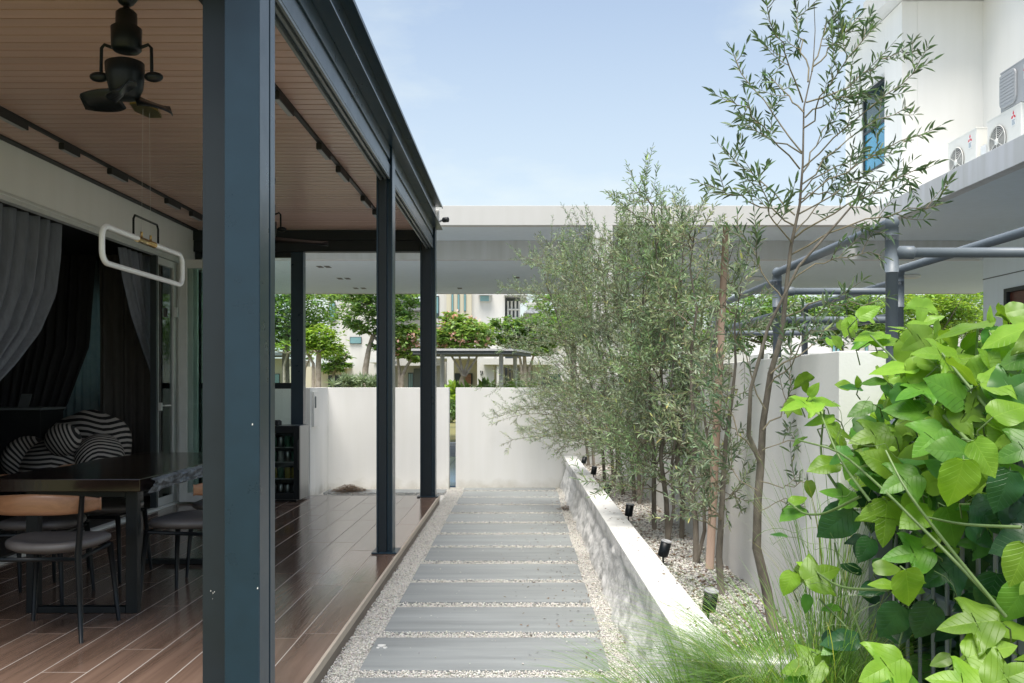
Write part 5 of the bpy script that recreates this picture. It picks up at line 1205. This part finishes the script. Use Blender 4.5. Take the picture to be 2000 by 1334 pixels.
# ================================================================== FOUNTAIN GRASS
def grass_clump(cx, cy, z0, n, Lmin, Lmax, seed, label, spread=.12, bias=(-.15, 0), archr=(.55, 1.35)):
    g_ = np.random.default_rng(seed); S_ = 9; V = []; T = []
    a = g_.uniform(0, 2*pi, n); rr = spread*np.sqrt(g_.random(n)); bx = cx+rr*np.cos(a); by = cy+rr*np.sin(a)
    a2 = a+g_.normal(0, .5, n); L_ = g_.uniform(Lmin, Lmax, n); arch = g_.uniform(*archr, n)
    hx = np.cos(a2)+bias[0]; hy_ = np.sin(a2)*.8+bias[1]
    t = np.linspace(0, 1, S_)
    ang = (arch[:, None])*(t[None]**1.3)*1.75+.12         # angle from vertical
    dl = L_[:, None]/(S_-1)
    x = np.cumsum(np.sin(ang)*dl, 1); z = np.cumsum(np.cos(ang)*dl, 1)
    x = np.concatenate([np.zeros((n, 1)), x[:, :-1]], 1); z = np.concatenate([np.zeros((n, 1)), z[:, :-1]], 1)
    X = bx[:, None]+x*hx[:, None]; Yv = by[:, None]+x*hy_[:, None]; Z = z0+z
    sx_, sy_ = -hy_, hx; nl = np.sqrt(sx_**2+sy_**2)+1e-6; sx_ /= nl; sy_ /= nl
    w_ = (.0017*(1-t**2)+.0003)[None]*g_.uniform(.7, 1.3, n)[:, None]
    A = np.stack([X+sx_[:, None]*w_, Yv+sy_[:, None]*w_, Z], 2); Bv = np.stack([X-sx_[:, None]*w_, Yv-sy_[:, None]*w_, Z], 2)
    V = np.stack([A, Bv], 2).reshape(-1, 3)
    k = np.arange(S_-1)*2; F0 = np.stack([k, k+1, k+3, k+2], 1); F = (F0[None]+(np.arange(n)*S_*2)[:, None, None]).reshape(-1, 4)
    tt = g_.uniform(.55, 1.35, (n, 1))*np.ones((1, 3)); dry = g_.random(n) < .10; tt[dry] *= np.array([2.2, 1.35, 1.3])
    o = npmesh('grass_clump', V, F, M['grass'], None, np.repeat(tt, S_*2, 0)); tag(o, label, 'grass', 'fountain grass clumps', 'thing'); return o
grass_clump(.93, 2.93, .09, 2400, .35, .78, 3, 'large fountain grass clump arching over the near end of the bench', .16, (-.35, .15))
grass_clump(.60, 2.82, .0, 1500, .35, .72, 4, 'smaller fountain grass clump at the path edge below the bench', .12, (-.2, .15))
grass_clump(1.12, 3.3, .33, 110, .5, .95, 6, 'thin tall fountain grass blades in front of the white wall end', .08, (-.1, .0), (.1, .7))

# ================================================================== BACKGROUND STREET
def bgtree(label, base, top, trunks, blobs, m, n, leafs=.11, seed=0, bark='palebark', flowers=0, name='street_tree', group='street trees beyond the boundary wall', wr=.42, flat=.0):
    g_ = np.random.default_rng(seed); t = thing(name, label, 'tree', base, group)
    tr = MB()
    for (p_, r_) in trunks: tr.tube(p_, r_, 7)
    # limbs from the top of the trunks into the blobs
    for (c_, r_) in blobs:
        s_ = min((Vector(p_[-1]) for p_, _ in trunks), key=lambda v: (v-Vector(c_)).length)
        for k in range(3):
            e = Vector(c_)+Vector((g_.normal(0, .45)*r_[0], g_.normal(0, .4)*r_[1], g_.normal(0, .3)*r_[2])); mid = s_.lerp(e, .5)+Vector((0, 0, -.05*r_[2])); tr.tube([s_, mid, e], [.028, .018, .008], 5, caps=False)
    tr.build('trunk', M[bark], t)
    Pt = []
    tot = sum(r_[0]*r_[2] for _, r_ in blobs)
    for (c_, r_) in blobs:
        k = int(.9*n*r_[0]*r_[2]/tot); ncl = max(10, k//18)
        cl = unit(g_.normal(0, 1, (ncl, 3)))*(.35+.65*g_.random((ncl, 1))**.5)*np.array(r_)+np.array(c_)
        per = k//ncl+1; q = np.repeat(cl, per, 0)+g_.normal(0, 1, (ncl*per, 3))*np.array([.24, .24, .085])*min(r_); Pt.append(q)
    Pt = np.concatenate(Pt); nn = len(Pt)
    D = g_.normal(0, 1, (nn, 3))*np.array([1, 1, .35]); Nn = g_.normal(0, .45, (nn, 3))+[0, 0, 1]
    V, F = leaf_cloud(Pt, D, Nn, leafs*g_.uniform(.6, 1.3, nn), wr)
    tt = g_.uniform(.55, 1.55, (nn, 1))*(1+g_.normal(0, .05, (nn, 3)))
    o = npmesh('crown', V, F, M[m], t, np.clip(np.repeat(tt, 6, 0), 0, 3)); o['kind'] = 'stuff'
    if flowers:
        c = []
        for (c_, r_) in blobs:
            k = int(flowers*r_[0]*r_[2]/tot); d = unit(g_.normal(0, 1, (k, 3))); d[:, 1] = -abs(d[:, 1]); c.append(d*np.array(r_)*g_.uniform(.75, 1.02, (k, 1))+np.array(c_))
        c = np.concatenate(c); q = np.repeat(c, 12, 0)+g_.normal(0, .055, (len(c)*12, 3)); k = len(q)
        V, F = leaf_cloud(q, g_.normal(0, 1, (k, 3)), g_.normal(0, .5, (k, 3))+[0, -1, .3], g_.uniform(.05, .09, k), .8)
        o = npmesh('blossom', V, F, M['pink'], t, np.repeat(g_.uniform(.7, 1.2, (k, 1))*np.ones(3), 6, 0)); tag(o, kind='stuff')
    return t
def T(px, py0, pts_, Y, r0, r1):      # trunk through pixels
    pl = [P(px, py0, Y)]; pl[0] = (pl[0][0], Y, -.05)
    pl += [P(a, b, Y) for a, b in pts_]; return (pl, np.linspace(r0, r1, len(pl)).tolist())
def Bl(px, py, rx, rz, Y, ry=None): return (P(px, py, Y), (rx/K*Y, (ry or rx*.8)/K*Y, rz/K*Y))
Y = 27
bgtree('large dark green street tree at the left behind the end window', (P(560, 757, Y)[0], Y, 0), 0, [T(560, 757, [(558, 700), (562, 640)], Y, .14, .08)], [Bl(545, 620, 80, 60, Y), Bl(610, 590, 80, 55, Y), Bl(560, 560, 90, 40, Y), Bl(600, 650, 50, 40, Y), Bl(500, 640, 60, 70, Y)], 'tree', 9000, .15, 1, 'bark')
Y = 25
bgtree('light green tree with pale trunk just right of the end window post', (P(622, 757, Y)[0], Y, 0), 0, [T(622, 757, [(622, 715), (623, 690)], Y, .09, .07), T(612, 757, [(612, 710), (600, 690)], Y, .06, .03)], [Bl(622, 660, 40, 26, Y), Bl(640, 680, 30, 20, Y), Bl(600, 665, 25, 22, Y)], 'tree_l', 2600, .13, 2)
bgtree('bare branched young tree seen through the end window', (P(583, 757, Y+1)[0], Y+1, 0), 0, [T(590, 757, [(590, 720), (575, 690)], Y+1, .05, .03), T(555, 757, [(555, 715), (562, 690)], Y+1, .05, .03), T(590, 757, [(596, 720), (612, 685)], Y+1, .04, .02)], [Bl(560, 680, 30, 14, Y+1), Bl(600, 690, 20, 14, Y+1)], 'tree_l', 380, .11, 3)
bgtree('small round green tree in front of the dark garage', (P(650, 757, 26)[0], 26, 0), 0, [T(650, 757, [(651, 740), (652, 728)], 26, .045, .03)], [Bl(652, 712, 30, 15, 26), Bl(655, 695, 28, 14, 26), Bl(640, 722, 20, 8, 26), Bl(668, 716, 18, 8, 26)], 'tree', 1900, .12, 4)
Y = 24
bgtree('layered green tree with a leaning trunk left of the second navy post', (P(708, 757, Y)[0], Y, 0), 0, [T(708, 757, [(714, 720), (720, 684), (728, 655)], Y, .10, .05), ([P(722, 676, Y), P(738, 640, Y), P(745, 600, Y)], [.05, .04, .02])],
       [Bl(735, 600, 72, 22, Y), Bl(700, 578, 58, 16, Y), Bl(760, 620, 55, 18, Y), Bl(720, 640, 40, 14, Y), Bl(785, 585, 45, 18, Y), Bl(740, 565, 70, 16, Y), Bl(745, 675, 26, 10, Y), Bl(690, 630, 28, 9, Y)], 'tree', 6500, .13, 5)
bgtree('pink flowering tree between the two far navy posts', (P(785, 757, Y)[0], Y, 0), 0, [T(783, 757, [(786, 735), (795, 715), (812, 690)], Y, .07, .03), T(781, 757, [(780, 730), (776, 690)], Y, .06, .03)],
       [Bl(790, 655, 34, 22, Y), Bl(778, 680, 28, 24, Y), Bl(806, 690, 24, 18, Y)], 'plum', 2600, .15, 6, 'palebark', 22, name='flowering_tree')
bgtree('wide pink flowering tree rising behind the flat street shelter', (P(903, 757, Y)[0], Y, 0), 0, [T(903, 757, [(902, 745), (905, 735)], Y, .09, .07), ([P(905, 735, Y), P(888, 705, Y), P(872, 680, Y)], [.045, .03, .02]), ([P(905, 735, Y), P(898, 700, Y), P(896, 670, Y)], [.045, .03, .02]), ([P(905, 735, Y), P(916, 700, Y), P(912, 668, Y)], [.04, .03, .02]), ([P(908, 735, Y), P(930, 700, Y), P(940, 678, Y)], [.04, .03, .02])],
       [Bl(900, 650, 52, 26, Y), Bl(885, 625, 26, 14, Y), Bl(925, 645, 36, 22, Y), Bl(862, 660, 22, 20, Y), Bl(935, 665, 28, 14, Y), Bl(900, 672, 50, 14, Y)], 'plum', 4300, .15, 7, 'palebark', 34, name='flowering_tree')
Y = 27
bgtree('dense green tree right of the wide pink flowering tree', (P(1027, 757, Y)[0], Y, 0), 0, [T(1027, 757, [(1026, 730), (1024, 690)], Y, .09, .05), T(1029, 757, [(1034, 720), (1042, 695)], Y, .06, .03), T(1026, 757, [(1018, 715), (1014, 690)], Y, .06, .03)],
       [Bl(985, 655, 34, 24, Y), Bl(1030, 650, 42, 24, Y), Bl(1070, 645, 45, 32, Y), Bl(990, 632, 40, 14, Y), Bl(1050, 680, 40, 16, Y)], 'tree', 6500, .13, 8)
Y = 30
bgtree('tall green tree seen behind the olive row beside the carport column', (P(1120, 757, Y)[0], Y, 0), 0, [T(1120, 757, [(1120, 690), (1122, 630)], Y, .12, .07)], [Bl(1110, 600, 70, 45, Y), Bl(1160, 620, 60, 60, Y), Bl(1090, 640, 60, 40, Y)], 'tree', 5500, .17, 9, 'bark')
bgtree('green tree filling the gap behind the middle of the olive row', (P(1300, 757, Y)[0], Y, 0), 0, [T(1300, 757, [(1300, 700), (1302, 650)], Y, .12, .07)], [Bl(1280, 620, 85, 60, Y), Bl(1360, 610, 70, 60, Y), Bl(1320, 680, 80, 40, Y)], 'tree', 5200, .18, 10, 'bark')
Y = 26
bgtree('feathery green tree behind the far portal of the grey pipes', (P(1485, 757, Y)[0], Y, 0), 0, [T(1485, 757, [(1485, 710), (1490, 670)], Y, .10, .06), T(1490, 757, [(1500, 710), (1520, 680)], Y, .08, .05)], [Bl(1470, 620, 75, 45, Y), Bl(1540, 600, 60, 40, Y), Bl(1500, 650, 60, 30, Y), Bl(1430, 650, 50, 40, Y)], 'tree', 6500, .15, 11, 'bark')
bgtree('green tree seen between the pipe uprights over the white wall', (P(1650, 757, Y)[0], Y, 0), 0, [T(1650, 757, [(1648, 700), (1640, 670)], Y, .09, .05), T(1655, 757, [(1665, 700), (1680, 675)], Y, .08, .04)], [Bl(1620, 615, 60, 40, Y), Bl(1690, 620, 60, 45, Y), Bl(1650, 655, 65, 22, Y)], 'tree', 6500, .14, 12, 'bark')
bgtree('bright green spreading tree with many stems right of the near pipe upright', (P(1860, 757, 24)[0], 24, 0), 0, [T(1862, 757, [(1860, 700), (1858, 660)], 24, .13, .08), T(1850, 757, [(1838, 700), (1825, 670)], 24, .09, .05), T(1868, 757, [(1882, 700), (1895, 670)], 24, .09, .05)],
       [Bl(1800, 600, 60, 38, 24), Bl(1870, 590, 60, 32, 24), Bl(1820, 640, 60, 22, 24), Bl(1890, 635, 50, 26, 24), Bl(1780, 650, 40, 18, 24)], 'tree_l', 6000, .12, 13, 'bark')
bgtree('dark green tree behind the bright spreading tree at the house corner', (P(1930, 757, 30)[0], 30, 0), 0, [T(1930, 757, [(1930, 700), (1928, 650)], 30, .14, .08)], [Bl(1900, 610, 80, 50, 30), Bl(1960, 620, 70, 60, 30), Bl(1800, 620, 90, 50, 30), Bl(1720, 610, 70, 55, 30)], 'tree', 7500, .16, 14, 'bark')

# hedge and low plants at the wall
def plant(name, label, c_, r_, n, m, ls, seed, up=.0, cat='plant', group=None, wr=.45):
    g_ = np.random.default_rng(seed); q = unit(g_.normal(0, 1, (n, 3)))*g_.random((n, 1))**.4*np.array(r_)+np.array(c_); q[:, 2] = np.maximum(q[:, 2], 0.0)
    V, F = leaf_cloud(q, g_.normal(0, 1, (n, 3))+[0, 0, up], g_.normal(0, .6, (n, 3))+[0, -.6, .6], ls*g_.uniform(.6, 1.3, n), wr)
    t = thing(name, label, cat, (c_[0], c_[1], 0), group)
    o = npmesh('foliage', V, F, M[m], t, np.repeat(g_.uniform(.5, 1.5, (n, 1))*np.ones(3), 6, 0)); tag(o, kind='stuff'); return t
x = (883-1013)/K*34
plant('hedge', 'clipped green hedge seen through the slit in the boundary wall', (x, 34, .55), (1.4, .5, .55), 3500, 'tree', .12, 31, 0, 'hedge')
plant('broadleaf_plant', 'bright broadleaf plant above the hedge in the wall slit', ((884-1013)/K*30, 30, 1.05), (.22, .2, .25), 80, 'tree_l', .35, 32, 1.2)
for i, (px, py, lb) in enumerate([(927, 752, 'broad pointed green leaves showing over the wall left of the shelter posts'), (963, 750, 'upright pointed green leaves beside the middle shelter post'), (1015, 751, 'row of green pointed leaves over the wall right of the shelter'), (1440, 750, 'green leaves showing low behind the olive row')]):
    x_, y_, z_ = P(px, py, 22.5); g_ = np.random.default_rng(60+i); n = 14
    t = thing('broadleaf_plant', lb, 'plant', (x_, y_, 0), 'pointed leaf plants over the far wall')
    a = g_.uniform(0, 2*pi, n); b0 = np.stack([x_+.22*np.cos(a), y_+.15*np.sin(a), np.full(n, z_-.35)], 1)
    V, F = leaf_cloud(b0, np.stack([np.cos(a)*.6, np.sin(a)*.5, np.ones(n)], 1), np.tile([0, -1., .3], (n, 1))+g_.normal(0, .3, (n, 3)), g_.uniform(.35, .6, n), .3)
    tag(npmesh('foliage', V, F, M['tree'], t, np.repeat(g_.uniform(.7, 1.3, (n, 1))*np.ones(3), 6, 0)), kind='stuff')
    MB().tube([(x_, y_, -.05), (x_, y_, z_-.3)], .03, 6).build('stem', M['bark'], t)
# papyrus-like plants
for i, (px, lb) in enumerate([(694, 'feathery papyrus plant left of the leaning street tree trunk'), (723, 'feathery papyrus plant just right of the leaning street tree trunk'), (682, 'low feathery papyrus plant beside the small round tree')]):
    c_ = P(px, 748, 23); g_ = np.random.default_rng(90+i); t = thing('papyrus_plant', lb, 'plant', (c_[0], c_[1], 0), 'papyrus plants over the far wall')
    m_ = MB(); PPn, DDn = [], []
    for k in range(9):
        e = Vector((c_[0]+g_.normal(0, .16), c_[1]+g_.normal(0, .1), c_[2]+g_.uniform(-.1, .1))); m_.tube([(c_[0]+g_.normal(0, .04), c_[1], -.05), e], .008, 4)
        for q in range(34): d = unit(g_.normal(0, 1, (1, 3))+[[0, 0, .35]])[0]; PPn.append(e); DDn.append(d)
    m_.build('stem', M['twig'], t); n = len(PPn)
    V, F = leaf_cloud(np.array(PPn), np.array(DDn), g_.normal(0, 1, (n, 3)), g_.uniform(.16, .26, n), .06)
    tag(npmesh('foliage', V, F, M['olive'], t, np.ones((n*6, 3))*1.4), kind='stuff')

# street shelter
sh = thing('street_shelter', 'flat roofed grey street shelter on slim posts beyond the wall', 'shelter', (P(920, 757, 21.5)[0], 21.5, 0))
a = P(806, 690, 21.3); b = P(1000, 690, 21.3); e = P(1037, 690, 23.2)
MB().prism([(a[0], 21.3), (b[0], 21.3), (e[0], 23.2), (P(830, 0, 23.2)[0], 23.2)], 2.08, 2.16).build('roof', M['ggrey'], sh, .004)
MB().prism([(a[0]-.03, 21.27), (b[0]+.03, 21.27), (e[0]+.05, 23.2), (P(830, 0, 23.2)[0], 23.2)], 2.161, 2.21).build('roof_sheet', M['slab'], sh)
for px, yy in ((864, 21.7), (979, 21.7), (1006, 22.9)):
    x_ = (px-1013)/K*yy; MB().tube([(x_, yy, -.05), (x_, yy, 2.08)], .055, 10).build('post', M['slab'], sh)

# --- houses opposite
def rectp(px0, px1, py0, py1, Y, dep, nm, m, par, bev=0):
    x0 = (px0-1013)/K*Y; x1 = (px1-1013)/K*Y; z1 = 1.36-(py0-752)/K*Y; z0 = 1.36-(py1-752)/K*Y
    if py1 >= 757: z0 = -.05
    return MB().box(x0, x1, Y, Y+dep, z0, z1).build(nm, m, par, bev)
hb = thing('opposite_house', 'white and cream modern house opposite with three slit windows and a grey recess', 'house', (-3, 40, 0), 'houses across the street')
Y = 40
rectp(855, 872, 500, 640, Y, 3, 'wall', M['wall2'], hb)
rectp(872, 921, 498, 640, Y-.3, 3, 'cream_wall', M['cream'], hb)
for px in (881.5, 893.5, 906): f = rectp(px, px+4.2, 574, 608, Y-.34, .03, 'slit_window', M['frame_d'], hb); rectp(px+.5, px+3.7, 575, 607, Y-.36, .015, 'pane', M['teal'], f)
rectp(921, 986, 490, 757, Y-.1, 3, 'wall', M['wall2'], hb)
f = rectp(936, 958, 576, 589, Y-.2, .05, 'window', M['wall2'], hb); rectp(938, 955, 577.5, 588, Y-.22, .015, 'pane', M['teal'], f)
rectp(934, 961, 573, 575.5, Y-.5, .38, 'window_ledge', M['slab'], hb)
rectp(986, 1016, 490, 757, Y+1, 3, 'grey_wall', M['ggrey'], hb)
rectp(984, 1029, 569, 576, Y-.5, 4, 'roof_eave', M['slab'], hb)
gr = MB()
def rbox(mb, px0, px1, py0, py1, Y, dep): mb.box((px0-1013)/K*Y, (px1-1013)/K*Y, Y, Y+dep, 1.36-(py1-752)/K*Y, 1.36-(py0-752)/K*Y)
for px in (990.5, 997.5, 1005, 1012.5): rbox(gr, px, px+3.6, 588, 628, Y+.2, .5)
rbox(gr, 990.5, 1016, 603, 606, Y+.15, .04); rbox(gr, 990.5, 1016, 620, 623, Y+.15, .04)
gr.build('white_screen_grid', M['wall2'], hb)
gr = MB()
for px in (990.5, 997.5, 1005, 1012.5): rbox(gr, px, px+3.6, 712, 740, Y+.2, .5)
rbox(gr, 990.5, 1016, 716, 719, Y+.15, .04); rbox(gr, 990.5, 1016, 725, 727, Y+.15, .04); gr.build('white_screen_grid', M['wall2'], hb)
f = rectp(850, 857.5, 578, 622, Y-.05, .04, 'window', M['frame_d'], hb); rectp(851, 856, 580, 612, Y-.07, .015, 'pane', M['teal'], f); rectp(851, 856, 614, 621, Y-.07, .015, 'pane', M['dkglass'], f)
rectp(820, 921, 636, 660, Y-1, 4, 'floor_slab', M['ggrey'], hb)
rectp(850, 935, 695, 700, Y-3, 6, 'porch_slab', M['slab'], hb); rectp(873, 886, 700, 757, Y-3, .4, 'porch_column', M['wall2'], hb)
rectp(886, 932, 700, 757, Y-.2, .1, 'porch_wall', M['cream'], hb)
f = rectp(888, 923, 729, 757, Y-.3, .06, 'door', M['frame_d'], hb); rectp(905, 920, 731, 757, Y-.34, .03, 'door_panel', M['brown'], f)
rectp(932, 965, 690, 757, Y-4, 4, 'gate_wall', M['wall2'], hb)
q = MB()
for dx, dy in ((938, 724), (941, 727), (938.6, 730), (941.5, 724.5)): rbox(q, dx, dx+1.8, dy, dy+3.5, Y-4.04, .03)
q.build('house_number', M['frame_d'], hb)
rectp(944, 1080, 700, 712, Y-4.5, 5, 'carport_roof', M['wall2'], hb); rectp(970, 976, 712, 757, Y-4.4, .3, 'column', M['wall2'], hb); rectp(1040, 1058, 712, 757, Y-2, .3, 'column', M['wall2'], hb)
rectp(1061, 1095, 730, 757, Y-.3, .06, 'window', M['dkglass'], hb)
rectp(1016, 1100, 690, 757, Y+.5, 3, 'wall', M['wall2'], hb)
ha = thing('opposite_house', 'tall white house opposite behind the leaning tree with a narrow teal window', 'house', (-8, 42, 0), 'houses across the street')
Y = 42
rectp(678, 755, 480, 757, Y, 5, 'wall', M['wall2'], ha); rectp(640, 664, 560, 757, Y+1.5, 4, 'grey_blue_wall', M['slab'], ha); rectp(664, 678, 480, 757, Y+.6, 5, 'wall', M['wall2'], ha)
f = rectp(642, 655, 590, 628, Y+1.4, .05, 'window', M['frame_d'], ha); rectp(643.5, 653.5, 591.5, 626.5, Y+1.37, .02, 'pane', M['teal'], f)
f = rectp(683, 706, 658, 671.5, Y-.06, .05, 'window', M['frame_d'], ha); rectp(684, 705, 659, 670.5, Y-.09, .02, 'pane', M['teal'], f)
rectp(718, 757, 702, 708, Y-2.5, 3, 'porch_slab', M['slab'], ha); rectp(731, 737, 708, 757, Y-2.4, .3, 'porch_column', M['wall2'], ha)
rectp(560, 678, 716, 757, Y+.3, 4, 'porch_wall', M['cream'], ha); f = rectp(641, 670, 733, 757, Y+.2, .05, 'garage_door', M['frame_d'], ha)
rectp(610, 680, 714, 719, Y-1, 2, 'porch_slab', M['wall2'], ha)
hc = thing('opposite_house', 'cream house opposite with grey roof and shaded garage between two navy posts', 'house', (-5, 46, 0), 'houses across the street')
Y = 44
rectp(755, 872, 600, 757, Y, 5, 'wall', M['wall2'], hc); rectp(755, 860, 700, 714, Y-1, 2, 'porch_slab', M['wall2'], hc)
x0, x1 = (750-1013)/K*Y, (830-1013)/K*Y
MB().prism([(x0, 4.9), (x1, 4.9), (x1-.9, 5.9), (x0, 6.1)], Y-.8, Y+4, 'y').build('roof', M['roof'], hc)
f = rectp(797, 807, 728, 757, Y-.06, .05, 'window', M['frame_d'], hc); rectp(798, 802, 730, 757, Y-.09, .02, 'pane', M['teal'], f); rectp(803, 806, 730, 757, Y-.09, .02, 'pane', M['teal'], f)
rectp(808, 850, 720, 757, Y-.1, .05, 'garage_door', M['ggrey'], hc)
hd = thing('opposite_house', 'low villa opposite at far left seen through the end window', 'house', (-13, 44, 0), 'houses across the street')
rectp(470, 560, 700, 757, Y, 5, 'wall', M['cream'], hd); rectp(465, 556, 688, 694, Y-2, 3, 'roof_slab', M['ggrey'], hd); f = rectp(534, 546, 730, 757, Y-.06, .05, 'window', M['frame_d'], hd); rectp(535, 545, 731, 757, Y-.09, .02, 'pane', M['teal'], f)
f = rectp(566, 574, 728, 757, Y-.06, .05, 'window', M['frame_d'], hd); rectp(567, 573, 729, 757, Y-.09, .02, 'pane', M['teal'], f)
he = thing('distant_house', 'distant house with grey tiled hip roofs right of the grey recess', 'house', (2, 70, 0), 'houses across the street')
Y = 70
rectp(1020, 1300, 640, 757, Y, 6, 'wall', M['wall2'], he)
for (a_, b_, zz_) in ((1022, 1062, 6.8), (1026, 1090, 4.4)):
    x0, x1 = (a_-1013)/K*Y, (b_-1013)/K*Y
    MB().add([(x0, Y-1, zz_), (x1, Y-1, zz_), (x1, Y+5, zz_), (x0, Y+5, zz_), (x0+.8, Y+2, zz_+1.0), (x1-.3, Y+2, zz_+1.0)], [(0, 1, 5, 4), (1, 2, 5), (2, 3, 4, 5), (3, 0, 4), (0, 3, 2, 1)]).build('roof', M['roof'], he)
rectp(1030, 1062, 590, 660, Y+1, 4, 'wall', M['wall2'], he)
hf = thing('opposite_house', 'white low house opposite partly hidden behind the trees at right', 'house', (18, 40, 0), 'houses across the street')
Y = 38
rectp(1380, 2060, 640, 757, Y+2, 5, 'wall', M['wall2'], hf); rectp(1500, 1700, 690, 700, Y-1, 4, 'porch_slab', M['slab'], hf)
for px in (1626, 1634, 1642, 1690): f = rectp(px, px+6, 668, 690, Y+1.9, .05, 'window', M['frame_d'], hf); rectp(px+.6, px+5.4, 669, 689, Y+1.87, .02, 'pane', M['teal'], f)
rectp(1768, 1840, 678, 684, 28, 3, 'carport_roof', M['roof'], hf); rectp(1770, 1840, 694, 700, 28.2, 2, 'carport_beam', M['frame_d'], hf); rectp(1770, 1960, 700, 757, 29, .4, 'gate_wall', M['cream'], hf)
rectp(1870, 1930, 676, 681, 30, 2, 'porch_slab', M['wall2'], hf)

# red parasol outside, seen through the glass
rp = thing('garden_parasol', 'closed red garden parasol outside beyond the end window', 'parasol', (-3.73, 10.75, 0))
MB().tube([(-3.73, 10.85, -.04), (-3.73, 10.85, 2.5)], .015, 8).build('pole', M['alu'], rp)
MB().lathe((-3.73, 10.85, 1.40), [(.07, 0), (.085, .1), (.075, .6), (.05, .85), (.01, 1.0)], 12).build('canopy', M['red'], rp)
